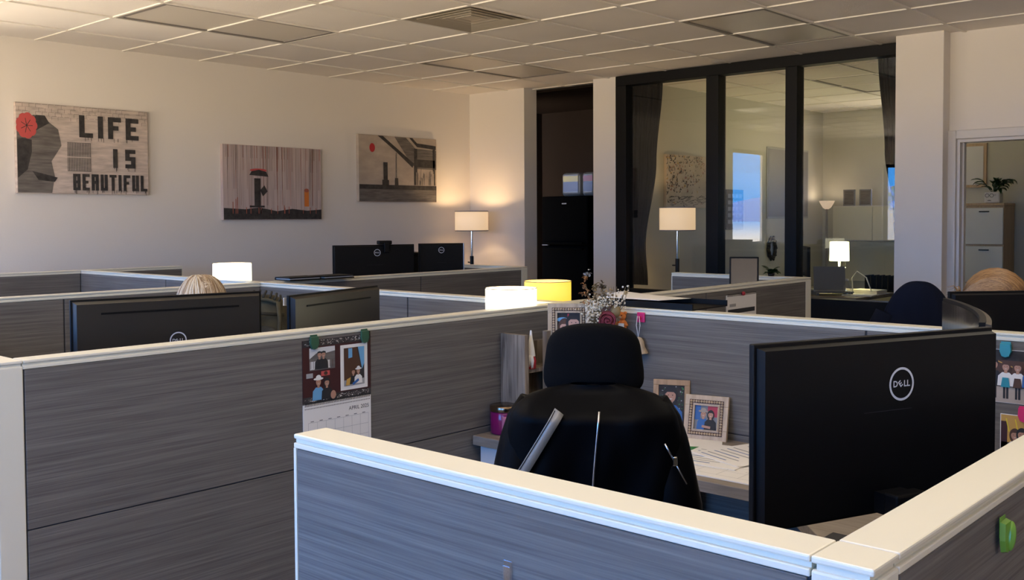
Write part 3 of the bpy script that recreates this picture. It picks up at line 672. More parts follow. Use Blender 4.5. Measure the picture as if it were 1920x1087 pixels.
# ------------------------------------------------------------------ people
def person(label, loc, rz, head_z, hair_m, shirt_m, lean=.10, bun=False, tilt=0.0):
    """seated, facing local +x, hands forward on the desk; head_z is the top of the hair"""
    t = thing('person', label, 'person', loc, rz)
    zh = head_z-.115                                  # centre of the head
    hx = lean+.05; zs = zh-.26                        # shoulder height
    def arm(mb, s, m, k=1.0, upto=3):
        P = [(lean-.02, s*.185, zs), (lean+.05, s*.235, zs-.26), (lean+.29, s*.16, .82)]; R = [.05*k, .043*k, .030*k]
        for q in range(min(upto, 2)): mb.tube([P[q], tuple((Vector(P[q])+Vector(P[q+1]))/2), P[q+1]], [R[q], (R[q]+R[q+1])/2+.003, R[q+1]], m, 14)
        for q in range(3): mb.ball(P[q], R[q], m, 12, 8)
        return P[2]
    mb = MB()
    mb.tube([(-.02, 0, .50), (0, 0, .62), (lean*.5, 0, .80), (lean-.02, 0, zs-.02)], [.15, .135, .14, .12], M_skin, 20)
    mb.tube([(lean-.02, -.17, zs), (lean-.02, 0, zs+.03), (lean-.02, .17, zs)], [.05, .075, .05], M_skin, 14)
    mb.tube([(lean-.01, 0, zs-.02), (hx-.02, 0, zh-.10), (hx, 0, zh-.05)], [.062, .053, .055], M_skin, 16)
    mb.ball((hx, 0, zh), (.095, .075, .112), M_skin, 24, 16); mb.ball((hx+.035, 0, zh-.065), (.055, .055, .055), M_skin, 16, 12)
    mb.tube([(hx+.088, 0, zh+.012), (hx+.112, 0, zh-.025)], [.009, .014], M_skin, 8)
    for s in (-1, 1):
        mb.ball((hx-.005, s*.076, zh-.01), (.018, .010, .030), M_skin, 10, 8)
        e = arm(mb, s, M_skin); h = Vector(e)
        mb.ball(h+Vector((.045, 0, -.002)), (.048, .036, .016), M_skin, 14, 8)
        for q, (dy, l) in enumerate(((-.027, .050), (-.009, .060), (.009, .056), (.026, .042))):
            p0 = h+Vector((.08, dy, 0)); mb.tube([p0, p0+Vector((l*.5, dy*.15, .006)), p0+Vector((l, dy*.2, -.010))], [.009, .0085, .007], M_skin, 8)
        mb.tube([h+Vector((.02, -s*.03, -.002)), h+Vector((.05, -s*.055, -.004)), h+Vector((.078, -s*.058, -.01))], [.012, .010, .008], M_skin, 8)
        mb.tube([(-.02, s*.09, .52), (.22, s*.11, .54), (.42, s*.11, .52)], [.085, .075, .058], M_skin, 16)
        mb.tube([(.42, s*.11, .52), (.43, s*.11, .30), (.41, s*.11, .09)], [.055, .052, .036], M_skin, 14)
        mb.tube([(.38, s*.11, .05), (.50, s*.115, .045), (.58, s*.115, .035)], [.035, .033, .022], M_skin, 12)
    mb.build('body', t, remesh=.007)
    for s in (-1, 1):
        mb = MB(); mb.ball((hx+.083, s*.032, zh+.012), (.012, .015, .010), M_white, 10, 8); mb.ball((hx+.0945, s*.032, zh+.012), (.003, .006, .006), M_ink, 8, 6); mb.build('eye', t)
    mb = MB(); mb.ball((hx+.088, 0, zh-.062), (.008, .024, .007), M_coral, 10, 6); mb.build('mouth', t)
    mb = MB()
    mb.tube([(-.02, 0, .50), (0, 0, .62), (lean*.5, 0, .80), (lean-.02, 0, zs)], [.165, .148, .153, .13], shirt_m, 22)
    mb.tube([(lean-.02, -.18, zs), (lean-.02, 0, zs+.032), (lean-.02, .18, zs)], [.06, .088, .06], shirt_m, 14)
    for s in (-1, 1): arm(mb, s, shirt_m, 1.22)
    mb.build('top', t, remesh=.009)
    mb = MB()
    mb.ball((-.01, 0, .50), (.165, .185, .09), M_ink, 16, 10)
    for s in (-1, 1): mb.tube([(-.02, s*.09, .52), (.22, s*.11, .54), (.43, s*.11, .52), (.435, s*.11, .30), (.41, s*.11, .10)], [.097, .087, .070, .064, .055], M_ink, 16)
    mb.build('trousers', t, remesh=.011)
    for s in (-1, 1):
        mb = MB(); mb.tube([(.36, s*.11, .055), (.50, s*.115, .05), (.60, s*.115, .04)], [.045, .043, .028], M_black, 14); mb.build('shoe', t)
    # hair: a cap plus many combed strands
    mb = MB()
    def cap(d):
        f = 1.0+.012*mnoise.noise(d*9)
        return f
    vs = []; nu, nv = 40, 20
    def hp(u, v):
        th = 2*PI*u; front = math.cos(th); lim = PI*(.60 if not bun else .58)-(.50 if bun else .12)*max(0, front)**1.5*PI*.55
        ph = v*lim; d = Vector((math.sin(ph)*math.cos(th), math.sin(ph)*math.sin(th), math.cos(ph)))
        f = 1+.010*math.sin(22*th)*v
        return (hx-.008+d.x*.108*f, d.y*.091*f, zh+.002+d.z*.118*f)
    mb.grid(hp, nu, nv, hair_m[0], wrap=True)
    R = random.Random(5)
    for k in range(520):
        y0 = R.uniform(-.085, .085); vs = []
        if not bun:                                    # strands fall from a parting to both sides
            xs_ = R.uniform(-.10, .085); s = 1 if R.random() < .55 else -1
            n = 9
            for q in range(n):
                a = -.15*s+(1.75*s)*q/(n-1); x = xs_-.02*q/(n-1)
                rr = math.sqrt(max(.05, 1-(x/.112)**2))
                vs.append((hx-.008+x, math.sin(a)*.094*rr, zh+.003+math.cos(a)*.121*rr+R.uniform(-.001, .002)))
            for q in range(3): vs.append((vs[-1][0]-.004, vs[-1][1]+s*.002, vs[-1][2]-.05))
        else:                                          # strands combed back into a tail
            yy = R.uniform(-.98, .98); n = 10
            for q in range(n):
                a = 1.05-(2.2)*q/(n-1); cy_ = yy*(1-.65*(q/(n-1))**2); rr = math.sqrt(max(.03, 1-cy_**2))
                vs.append((hx-.008+math.sin(a)*.111*max(rr, .35), cy_*.093, zh+.003+math.cos(a)*.121*rr+R.uniform(-.001, .002)))
        mb.tube(vs, [.0028]*(len(vs)-1)+[.0008], R.choice(hair_m[1:]) if bun else hair_m[1+min(3, int((xs_+.10)/.185*4*R.uniform(.6, 1.4)))], 5)
    if not bun:
        for k in range(260):                           # fringe swept forward and to the sides
            ph = R.uniform(-1.5, 1.5); y0 = R.uniform(-.02, .02); vs = []
            for q in range(9):
                a = 1.55*q/8; vs.append((hx-.008+math.sin(a)*math.cos(ph)*.112, y0*(1-q/8)+math.sin(a)*math.sin(ph)*.096, zh+.004+math.cos(a)*.121+R.uniform(-.001, .002)))
            mb.tube(vs, [.0026]*8+[.0008], R.choice(hair_m[1:4]) if ph > -.2 else R.choice(hair_m[2:]), 5)
    if bun:
        K = Vector((-.95, 0, .10)).normalized()
        for k in range(420):
            az = R.uniform(.45, 2.1)*(1 if k % 2 else -1); po = R.uniform(.75, 1.75)
            d0 = Vector((math.sin(po)*math.cos(az), math.sin(po)*math.sin(az), math.cos(po))); vs = []
            for q in range(10):
                d = d0.slerp(K, q/9*.97); vs.append((hx-.008+d.x*.110, d.y*.094, zh+.003+d.z*.1205+R.uniform(-.001, .001)))
            mb.tube(vs, [.0012]+[.0026]*8+[.0010], R.choice(hair_m[1:]), 5)
    if bun:
        mb.ball((hx-.125, 0, zh-.01), (.035, .040, .045), hair_m[1], 16, 10, fn=lambda d: 1+.1*math.sin(14*d.z)+.06*mnoise.noise(d*6))
        for k in range(24):
            a = R.uniform(0, 2*PI); p = Vector((hx-.115, .01, zh+.02)); d = Vector((R.uniform(-.045, -.01), math.cos(a)*.035, R.uniform(-.01, .05)))
            mb.tube([p, p+d*.7+Vector((0, 0, .008)), p+d+Vector((-.01, 0, -.012))], [.0016, .0014, .0006], hair_m[2], 5)
    hb = mb.build('hair', t)
    if bun:
        mb = MB(); mb.lathe([(.030, -.006), (.036, 0), (.030, .006)], (0, 0, 0), M_red, 20, M=Matrix.Translation((hx-.098, 0, zh+.0)) @ Matrix.Rotation(PI/2, 4, 'Y')); q_ = mb.build('hair_tie', t); q_['label'] = 'dark red hair tie'
    return t
person('seated person with blond hair parted over, hidden behind the wide left monitor', (2.08, 3.60, 0), math.radians(-105), 1.293, M_hblond, M_mgrey, lean=.12)
person('seated person with tied-back ginger hair in a red top at right edge', (3.56, 1.376, 0), math.radians(-62), 1.322, M_hginger, M_red, lean=.30, bun=True)
office_chair('black chair under the ginger-haired person', (3.47, 1.45, 0), math.radians(-62), top=1.10, headrest=False)
office_chair('black chair under the blonde person', (2.11, 3.70, 0), math.radians(-105), top=1.12, headrest=False)

# ------------------------------------------------------------------ lamps
def bulb(t, loc, watts, color, r=.03):
    l = bpy.data.lights.new('bulb_light', 'POINT'); l.energy = watts; l.color = color; l.shadow_soft_size = r
    ob = bpy.data.objects.new('bulb_light', l); C.objects.link(ob); ob.parent = t; ob.location = loc
def shade(mb, r0, r1, z0, z1, m, th=.0025):
    mb.lathe([(r0-th, z0), (r0, z0), (r1, z1), (r1-th, z1), (r0-th, z0)], (0, 0, 0), m, 48)
WARM = (1.0, .68, .36)
S_w = shade_mat('shade_white_hot', (0.8, .75, .6, 1), (1.0, .93, .66, 1), 4.0)
S_y = shade_mat('shade_yellow', (0.8, .6, .2, 1), (1.0, .62, .04, 1), 1.0)
S_f = shade_mat('shade_linen', (0.75, .65, .5, 1), (1.0, .66, .37, 1), .66)
S_o = shade_mat('shade_office', (0.8, .8, .6, 1), (1.0, .93, .48, 1), 5.0)
S_t = shade_mat('shade_torch', (0.7, .6, .5, 1), (1.0, .72, .5, 1), .45)
M_rim = mat('shade_rim', (0.30, 0.24, 0.16, 1), 0.6)
def table_lamp(label, loc, r, zt, zb, sm, watts, col, base_m, r2=None):
    t = thing('table_lamp', label, 'lamp', loc)
    h = zt-loc[2]; hb = zb-loc[2]; r2 = r2 or r
    mb = MB(); shade(mb, r, r2, hb, h, sm); mb.build('lamp_shade', t)
    mb = MB(); mb.tube([(r2*math.cos(2*PI*k/48), r2*math.sin(2*PI*k/48), h) for k in range(49)], .0016, M_rim, 6, closed_ends=False); mb.build('shade_rim', t)
    mb = MB(); mb.lathe([(.0, .0), (.065, .0), (.068, .012), (.02, .022), (.012, .05), (.012, hb+.02)], (0, 0, 0), base_m, 24, cap0=True, cap1=True); mb.build('lamp_base', t)
    mb = MB(); mb.ball((0, 0, hb+.065), (.026, .026, .034), sm, 14, 10); mb.build('bulb', t)
    mb = MB()
    for k in range(3): a = 2*PI*k/3; mb.cyl((0, 0, hb+.03), (math.cos(a)*(r-.004), math.sin(a)*(r-.004), hb+.03), .0015, M_steelblk, 6)
    mb.build('shade_spider', t)
    bulb(t, (0, 0, hb+.125), watts, col)
    return t
table_lamp('white-hot drum table lamp in front of the yellow one', (2.852, 2.575, DZ), .099, 1.247, 1.075, S_w, 7, WARM, M_steelblk)
table_lamp('yellow glowing drum table lamp behind the white one', (3.29, 2.757, DZ), .101, 1.245, 1.08, S_y, 4, WARM, M_steelblk)
table_lamp('bright square-sided table lamp beyond the blonde head', (3.145, 4.975, DZ), .107, 1.268, 1.10, S_w, 5, WARM, M_steelblk)
def floor_lamp(label, loc, r, zt, zb, watts):
    t = thing('floor_lamp', label, 'floor lamp', loc)
    mb = MB(); shade(mb, r, r, zb, zt, S_f); mb.build('lamp_shade', t)
    mb = MB()
    for z in (zb, zt): mb.lathe([(r-.004, z-.004), (r+.0015, z-.004), (r+.0015, z+.004), (r-.004, z+.004), (r-.004, z-.004)], (0, 0, 0), M_mgrey, 48)
    for k in range(3): a = 2*PI*k/3+.2; mb.cyl((0, 0, zt-.03), (math.cos(a)*(r-.004), math.sin(a)*(r-.004), zt-.03), .002, M_steelblk, 6)
    mb.build('shade_ring', t)
    mb = MB(); mb.cyl((0, 0, 1.16), (0, 0, zb+.06), .013, M_chrome, 16); q_ = mb.build('upper_pole', t); q_['label'] = 'chrome upper pole'
    mb = MB(); mb.cyl((0, 0, .02), (0, 0, 1.16), .018, M_steelblk, 16); q_ = mb.build('lower_pole', t); q_['label'] = 'black lower pole'
    mb = MB(); mb.cyl((0, .018, 1.10), (0, .05, 1.10), .006, M_steelblk, 10); mb.build('switch_knob', t)
    mb = MB(); mb.lathe([(0, 0.0), (.14, 0.0), (.14, .018), (.02, .026)], (0, 0, 0), M_steelblk, 32, cap0=True, cap1=True); mb.build('lamp_base', t)
    mb = MB(); mb.ball((0, 0, (zt+zb)/2-.01), (.028, .028, .038), S_w, 14, 10); mb.build('bulb', t)
    bulb(t, (0, 0, (zt+zb)/2+.035), watts, WARM, .035)
floor_lamp('floor lamp with cream drum shade in the room corner beside the alcove', (6.80, 6.64, 0), .158, 1.585, 1.402, 9)
floor_lamp('floor lamp with cream drum shade behind the left office pane', (7.40, 4.73, 0), .155, 1.603, 1.405, 8)

# ------------------------------------------------------------------ canvases on the left wall
M_brickl = mat('canvas_greige', (0.50, 0.42, 0.37, 1), 0.85, var=.22, vscale=(9, 9, 45))
M_pinkg = mat('canvas_pinkgrey', (0.47, 0.38, 0.36, 1), 0.85, var=.16, vscale=(70, 70, 2))
M_tanc = mat('canvas_tan', (0.40, 0.335, 0.28, 1), 0.85, var=.15, vscale=(6, 6, 14))
M_dk = mat('canvas_dark', (0.035, 0.031, 0.030, 1), 0.8, var=.5, vscale=(25, 25, 25))
M_dkg = mat('canvas_grey', (0.13, 0.115, 0.105, 1), 0.85, var=.35, vscale=(8, 8, 60))
M_drip = mat('canvas_drip', (0.36, 0.10, 0.06, 1), 0.8)
M_dripd = mat('canvas_drip_dark', (0.20, 0.13, 0.115, 1), 0.8)
def canvas(label, x0, x1, z0, z1, base):
    """hangs on the left wall; returns mesh builder and surface (u along +x, v up, facing -y)"""
    mb = MB(); mb.box((x0, WY-.035, z0), (x1, WY-.0005, z1), base, .003)
    s = Surf(mb, (x0, WY-.035, z0), (1, 0, 0), (0, 0, 1)); s.h = .0015
    return mb, s
def done(mb, label, name, cat, loc): o = mb.build(name, None, loc); return tag(o, label, cat)
R = random.Random(11)
mb, s = canvas('', 2.755, 3.692, 1.703, 2.312, M_brickl)
for r_ in range(4):                                    # faint courses along the top
    for k in range(22):
        if R.random() < .75: a = k*.0435+(r_ % 2)*.02; s.line(a, .605-r_*.026, min(.93, a+.035), .605-r_*.026, .002, M_dkg); 
        if R.random() < .7: s.line(min(.93, k*.0435+(r_ % 2)*.02), .605-r_*.026, min(.93, k*.0435+(r_ % 2)*.02), .58-r_*.026, .002, M_dkg)
s.poly([(.004, .004), (.23, .004), (.25, .12), (.23, .22), (.30, .33), (.28, .44), (.20, .50), (.12, .53), (.004, .50)], M_dkg, .0020)
s.poly([(.004, .10), (.07, .16), (.10, .28), (.10, .36), (.04, .37), (.004, .36)], M_dk, .0026)
s.poly([(.09, .44), (.13, .53), (.19, .53), (.22, .48), (.17, .45), (.12, .42)], M_dk, .0026)
s.poly([(.10, .15), (.19, .13), (.27, .11), (.25, .08), (.14, .09)], M_dk, .0026)
for k in range(9): a = 2*PI*k/9; s.disc(.068+.042*math.cos(a), .455+.055*math.sin(a), .030, .034, M_coral, .0032+.0002*k)
s.disc(.068, .455, .05, .06, M_coral, .0052)
for k in range(7): a = 2*PI*k/7; s.line(.068, .455, .068+.04*math.cos(a), .455+.05*math.sin(a), .004, M_dk, .0056)
s.rect(.34, .155, .505, .36, M_dkg, .0026)
for k in range(14): s.rect(.345+k*.0115, .16, .348+k*.0115, .355, M_brickl, .0032)
s.rect(.335, .252, .51, .258, M_brickl, .0036); s.rect(.335, .15, .51, .156, M_brickl, .0036); s.rect(.335, .358, .51, .364, M_brickl, .0036)
def block(txt, a, b, w_, h, gap, st, m):
    """heavy stencil letters made of bars"""
    x = a
    G = {'L': 'v0 h0', 'I': 'c', 'F': 'v0 h2 h1', 'E': 'v0 h0 h1 h2', 'S': 'h0 h1 h2 p q', 'B': 'v0 v1 h0 h1 h2', 'A': 'v0 v1 h1 h2', 'U': 'v0 v1 h0', 'T': 'c h2'}
    for ch in txt:
        ww = w_ if ch != 'I' else st*1.1
        for c_ in G[ch].split():
            if c_ == 'v0': s.rect(x, b, x+st, b+h, m, .004)
            if c_ == 'v1': s.rect(x+ww-st, b+(.0), x+ww, b+h-(.008 if ch == 'B' else 0), m, .004)
            if c_ == 'c': s.rect(x+ww/2-st/2, b, x+ww/2+st/2, b+h, m, .004)
            if c_[0] == 'h': q = int(c_[1]); zc = (b, b+h/2-st*.4, b+h-st*.85)[q]; s.rect(x, zc, x+ww*(.8 if (q == 1 and ch in 'FE') else 1), zc+st*.85, m, .0043)
            if c_ == 'p': s.rect(x, b+h/2, x+st, b+h, m, .004)
            if c_ == 'q': s.rect(x+ww-st, b, x+ww, b+h/2, m, .004)
        for k in range(3): xx = x+R.uniform(0, ww); s.rect(xx, b-R.uniform(.008, .03), xx+.003, b+.004, m, .0038)
        x += ww+gap
block('LIFE', .425, .395, .098, .155, .034, .038, M_dk); block('IS', .665, .19, .078, .135, .055, .034, M_dk); block('BEAUTIFUL', .375, .025, .052, .115, .0135, .023, M_dk)
done(mb, 'canvas reading LIFE IS BEAUTIFUL with a coral flower at its corner', 'wall_canvas', 'picture', (3.22, WY, 1.70))
mb, s = canvas('', 4.312, 5.265, 1.515, 2.113, M_pinkg)
for k in range(95):
    a = R.uniform(.005, .948); l = R.choice((.1, .2, .35, .48)); s.rect(a, .597-l, a+R.uniform(.001, .003), .597, R.choice((M_dripd, M_dripd, M_drip)), .0018)
s.poly([(.004, .004), (.949, .004), (.949, .085), (.80, .075), (.65, .09), (.5, .07), (.33, .10), (.2, .085), (.004, .095)], M_dk, .0022)
for k in range(16): a = R.uniform(.02, .9); s.rect(a, .05, a+.006, R.uniform(.08, .13)+(.06 if a < .15 else 0), M_drip, .0025)
# abstract blocks where the print has its dark and orange motifs
s.poly([(.24, .36), (.42, .35), (.40, .39), (.33, .405), (.26, .39)], M_dk, .0026); s.disc(.325, .40, .08, .014, M_coral, .0024)
s.rect(.285, .11, .345, .335, M_dk, .0026); s.poly([(.34, .24), (.38, .28), (.41, .23), (.365, .19)], M_dk, .003); s.rect(.24, .10, .38, .115, M_dk, .003)
s.rect(.775, .11, .82, .24, M_orange, .0026); s.disc(.797, .245, .024, .016, M_drip, .003)
done(mb, 'pinkish canvas of drips with dark and orange shapes, middle of the three', 'wall_canvas', 'picture', (4.79, WY, 1.51))
mb, s = canvas('', 5.676, 6.625, 1.672, 2.272, M_tanc)
s.rect(.004, .004, .946, .12, M_dkg, .0018); s.rect(.004, .115, .946, .155, M_dk, .0022)
s.poly([(.42, .597), (.56, .597), (.68, .50), (.946, .49), (.946, .50), (.946, .31), (.70, .31), (.62, .36)], M_dkg, .002)
s.poly([(.22, .597), (.28, .597), (.66, .36), (.64, .32), (.44, .46)], M_dk, .0024); s.poly([(.48, .597), (.60, .597), (.70, .515), (.94, .50), (.94, .535), (.70, .55), (.64, .597)], M_dk, .0026)
s.rect(.66, .16, .70, .50, M_dk, .0024); s.rect(.90, .16, .93, .50, M_dk, .0024); s.rect(.70, .325, .93, .40, M_dk, .0024)
for k in range(40): a = R.uniform(.66, .93); s.rect(a, .16, a+.006, R.uniform(.18, .30), R.choice((M_tanc, M_dkg)), .0026+.00001*k)
s.rect(.435, .16, .445, .45, M_dkg, .0024)
s.disc(.155, .485, .032, .040, M_red, .0026)
s.rect(.285, .145, .335, .36, M_dk, .0026); s.rect(.27, .145, .35, .20, M_dk, .0027)
s.poly([(.42, .15), (.465, .15), (.46, .22), (.425, .22)], M_dk, .0026)
done(mb, 'brownish canvas with a red spot and dark beams, nearest the corner lamp', 'wall_canvas', 'picture', (6.15, WY, 1.67))

# ------------------------------------------------------------------ alcove: fridge and pack
t = thing('refrigerator', 'black refrigerator standing in the dark alcove', 'refrigerator', (8.4, 6.51, 0))
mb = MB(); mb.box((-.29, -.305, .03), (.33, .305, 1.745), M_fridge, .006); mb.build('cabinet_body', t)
for (z0, z1, nm) in ((.06, 1.225, 'fridge_door'), (1.24, 1.742, 'freezer_door')):
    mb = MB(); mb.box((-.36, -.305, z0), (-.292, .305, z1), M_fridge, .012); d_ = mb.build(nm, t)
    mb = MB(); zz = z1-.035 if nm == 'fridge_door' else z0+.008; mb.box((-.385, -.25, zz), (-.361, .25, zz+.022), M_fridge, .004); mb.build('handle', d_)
mb = MB(); mb.box((-.3605-.002, -.03, 1.66), (-.3605, .03, 1.672), M_mgrey); q_ = mb.build('badge', t); q_['label'] = 'small silver badge'
mb = MB(); mb.box((-.365, .22, 1.232), (-.34, .30, 1.238), M_mgrey); mb.build('hinge', t)
M_packw = mat('pack_film', (0.16, 0.16, 0.15, 1), 0.3); M_packy = mat('pack_yellow', (0.30, 0.24, 0.02, 1), 0.35); M_packr = mat('pack_red', (0.16, 0.02, 0.02, 1), 0.35); M_packb = mat('pack_blue', (0.02, 0.035, 0.10, 1), 0.35)  # wrapper colours dulled to include the dim light of the alcove
for (y0, m_, w_) in ((6.60, M_packy, .26), (6.37, M_packr, .18)):
    t = thing('paper_towel_pack', 'plastic wrapped pack with %s band lying on the refrigerator' % ('a yellow' if m_ is M_packy else 'a red'), 'package', (8.38, y0, 1.7455))
    mb = MB(); mb.box((-.12, -w_/2, 0), (.16, w_/2, .25), M_packw, .04, seg=4); mb.build('wrapped_rolls', t)
    mb = MB(); mb.box((-.1225, -w_/2+.03, .155), (-.119, w_/2-.03, .215), m_, .001); mb.box((-.1225, -w_/2+.03, .05), (-.119, w_/2-.03, .15), M_packb, .001); mb.build('printed_band', t)

# ------------------------------------------------------------------ office behind the glass
def curtain(label, y_top0, y_top1, y_bot0, y_bot1, z0, z1, x, tie=None):
    mb = MB()
    def f(u, v):
        z = z0+(z1-z0)*v; k = 1-v
        a = y_top0+(y_bot0-y_top0)*k; b_ = y_top1+(y_bot1-y_top1)*k
        if tie: q = tie(v); b_ = q
        y = a+(b_-a)*u
        return (x+.020*math.sin(u*2*PI*7+1.3*math.sin(2*v))+.008*math.sin(u*2*PI*17), y, z)
    mb.grid(f, 120, 40, M_curt)
    o = mb.build('curtain', None, (x, y_top0, z0), solid=.003); return tag(o, label, 'curtain')
def tl(v): return 4.95-.19*v**2.2 if v > .35 else 4.95-.02*0
def lerp(P, v):
    for k in range(len(P)-1):
        if P[k][0] <= v <= P[k+1][0]: f = (v-P[k][0])/(P[k+1][0]-P[k][0]); f = f*f*(3-2*f); return P[k][1]+(P[k+1][1]-P[k][1])*f
    return P[-1][1]
curtain('dark curtain gathered at the left end of the office glass', 5.12, 4.78, 5.12, 4.92, .93, 2.70, 7.235, lambda v: lerp([(0, 4.925), (.2, 4.955), (.6, 4.85), (1, 4.785)], v))
curtain('dark curtain gathered at the right end of the office glass', 2.66, 2.90, 2.66, 2.75, .93, 2.70, 7.235, lambda v: lerp([(0, 2.73), (.35, 2.79), (.6, 2.86), (1, 2.915)], v))
def on_wall_canvas(label, name, x0, x1, z0, z1, y, fm, draw, th=.03, cat='picture'):
    mb = MB(); mb.box((x0, y-th, z0), (x1, y-.0005, z1), fm, .002); s = Surf(mb, (x0, y-th, z0), (1, 0, 0), (0, 0, 1)); s.h = .0015; draw(s, x1-x0, z1-z0)
    o = mb.build(name, None, ((x0+x1)/2, y, z0)); return tag(o, label, cat)
M_tanl = mat('canvas_pale_tan', (0.60, 0.51, 0.40, 1), 0.85, var=.12, vscale=(5, 5, 9))
def specks(s, W, H):
    for k in range(420):
        a, b_ = R.random()**1.25, R.random(); 
        if b_ < .25+.55*a*a and R.random() < .9: continue
        q = R.uniform(.016, .032)*(1.25-.6*a); m_ = R.choice((M_dk, M_dk, M_dk, M_dkg, M_drip, M_gold)); a *= W; b_ *= H; r_ = R.uniform(0, 3)
        a = min(max(a, .02), W-.02); b_ = min(max(b_, .02), H-.02)
        s.poly([(a, b_), (a+q*math.cos(r_), b_+q*math.sin(r_)), (a+q*.4*math.cos(r_+.8), b_+q*.4*math.sin(r_+.8)), (a+q*math.cos(r_+1.6), b_+q*math.sin(r_+1.6))], m_, .0015+.000003*k)
    for k in range(60): a = R.uniform(.03, W-.12); b_ = R.uniform(.02, H*.22); s.line(a, b_, a+R.uniform(.02, .09), b_+R.uniform(-.01, .02), .004, M_dkg, .0026)
on_wall_canvas('canvas scattered with small dark specks above the office floor lamp', 'wall_canvas', 7.90, 8.72, 1.61, 2.11, 5.2, M_tanl, specks)
def monthgrid(s, W, H):
    for r_ in range(5):
        for c_ in range(4): s.rect(.03+c_*(W-.05)/4, .06+r_*(H-.08)/5, .03+c_*(W-.05)/4+(W-.05)/4-.015, .06+r_*(H-.08)/5+(H-.08)/5-.025, M_mgrey)
on_wall_canvas('dark year calendar on the office wall left of the oval mirror', 'year_calendar', 9.03, 9.38, 1.39, 1.80, 5.2, M_ink, monthgrid, .012, 'calendar')
t = thing('wall_mirror', 'small ornate oval mirror on the office wall', 'mirror', (10.0, 5.195, 1.175))
mb = MB(); n = 40; T_ = []
for k in range(n):
    a = 2*PI*k/n; q = 1+.07*math.sin(10*a); T_.append(Vector((math.cos(a)*.075*q, -.012, math.sin(a)*.105*q)))
mb.tube(T_+[T_[0]], .022, M_steelblk, 8, closed_ends=False)
for k in range(10): a = 2*PI*k/10; mb.ball((math.cos(a)*.095, -.018, math.sin(a)*.13), .014, M_steelblk, 8, 6)
mb.build('ornate_frame', t)
mb = MB(); mb.cyl((0, -.006, 0), (0, -.009, 0), .07, M_silver, 32); q_ = mb.build('mirror_glass', t); q_.scale = (1, 1, 1.42)
def plainp(s, W, H): s.rect(.02, .02, W-.02, H-.02, M_mgrey)
on_wall_canvas('grey pinned poster on the office wall above the mirror', 'wall_poster', 9.90, 10.9, 1.50, 2.28, 5.2, M_grey, plainp, .008, 'poster')
# hutch, desk, devices
t = thing('office_desk', 'dark desk with clutter behind the right office pane', 'desk', (9.75, 4.1, 0))
mb = MB(); mb.box((-.75, -.30, .725), (.45, 1.05, .76), M_desk, .003); mb.build('worktop', t)
for (x, y) in ((-.7, -.25), (.4, -.25), (-.7, 1.0), (.4, 1.0)): mb = MB(); mb.box((x-.025, y-.025, 0), (x+.025, y+.025, .7245), M_black); mb.build('leg', t)
mb = MB(); mb.box((-.74, -.25, .2), (-.72, 1.0, .72), M_black); mb.build('modesty_panel', t)
t = thing('overhead_cabinet', 'pale overhead cabinet on the office back wall', 'cabinet', (11.15, 4.4, 1.24))
mb = MB(); mb.box((-.15, -.55, 0), (.1495, .535, .40), M_white, .004); mb.build('cabinet_body', t)
for (a, c_) in ((.072, .53), (-.545, .066)): mb = MB(); mb.box((-.166, a, .01), (-.151, c_, .39), M_cream, .003); mb.build('door', t)
t = thing('backdrop_panel', 'pale pinboard below the overhead cabinet lit yellow by the lamp', 'pinboard', (11.28, 4.4, .77))
mb = MB(); mb.box((-.012, -.55, 0), (.0195, .535, .46), M_cream, .003); mb.build('board', t)
for (y0, lab) in ((4.77, 'small framed print at left on top of the overhead cabinet'), (4.58, 'small framed print at right on top of the overhead cabinet')):
    t = thing('picture_frame', lab, 'picture frame', (11.05, y0, 1.6405))
    mb = MB(); mb.box((0, -.07, 0), (.018, .07, .185), M_mgrey, .003); mb.build('frame', t)
    mb = MB(); mb.box((-.002, -.055, .015), (-.0003, .055, .17), M_dkg); mb.build('print', t)
t = thing('torchiere_lamp', 'slim torchiere with a small glass bowl in the office corner', 'floor lamp', (11.02, 5.02, 0))
mb = MB(); mb.lathe([(.0, 0), (.12, 0), (.12, .015), (.012, .03), (.012, 1.61)], (0, 0, 0), M_mgrey, 24, cap0=True, cap1=True); mb.build('pole', t)
mb = MB(); mb.lathe([(.02, 1.605), (.045, 1.62), (.075, 1.67), (.088, 1.70), (.084, 1.70), (.07, 1.67), (.04, 1.63), (.0, 1.615)], (0, 0, 0), S_t, 32); mb.build('glass_bowl', t)
bulb(t, (0, 0, 1.69), 1.5, (1, .8, .6))
t = table_lamp('white table lamp glowing on the office desk', (9.50, 4.195, .76), .095, 1.27, 1.08, S_o, 20, (1.0, .88, .42), M_chrome, .09)
mb = MB(); mb.cyl((.03, -.05, .25), (.03, -.05, .33), .002, M_chrome, 6); mb.ball((.03, -.05, .25), .008, M_chrome, 8, 6); mb.build('pull_chain', t)
t = thing('laptop', 'dark laptop with raised lid on the office desk', 'laptop', (9.15, 4.14, .80), math.radians(-50))
mb = MB(); mb.box((-.15, -.02, .0), (.15, .2, .016), M_silver, .003); mb.build('laptop_base', t)
mb = MB(); mb.box((-.15, -.008, 0), (.15, .004, .225), M_mgrey, .003, M=Matrix.Translation((0, -.02, .016)) @ Matrix.Rotation(-.12, 4, 'X')); mb.build('lid', t)
t = thing('laptop_riser', 'low riser under the office laptop', 'stand', (9.2, 4.12, .7605), math.radians(-50))
mb = MB(); mb.box((-.18, -.06, .025), (.18, .2, .039), M_mgrey, .003); mb.build('platform', t)
for x in (-.16, .16): mb = MB(); mb.box((x-.012, -.05, 0), (x+.012, .19, .025), M_mgrey); mb.build('foot', t)
monitor('dark monitor at the left of the office desk behind the mullion', (9.55, 4.60), (9.22, 4.375), 1.22, .30, 'plain', desk_z=.761)
t = thing('file_sorter', 'black wire file sorter on the office desk', 'file sorter', (10.0, 3.9, .7605))
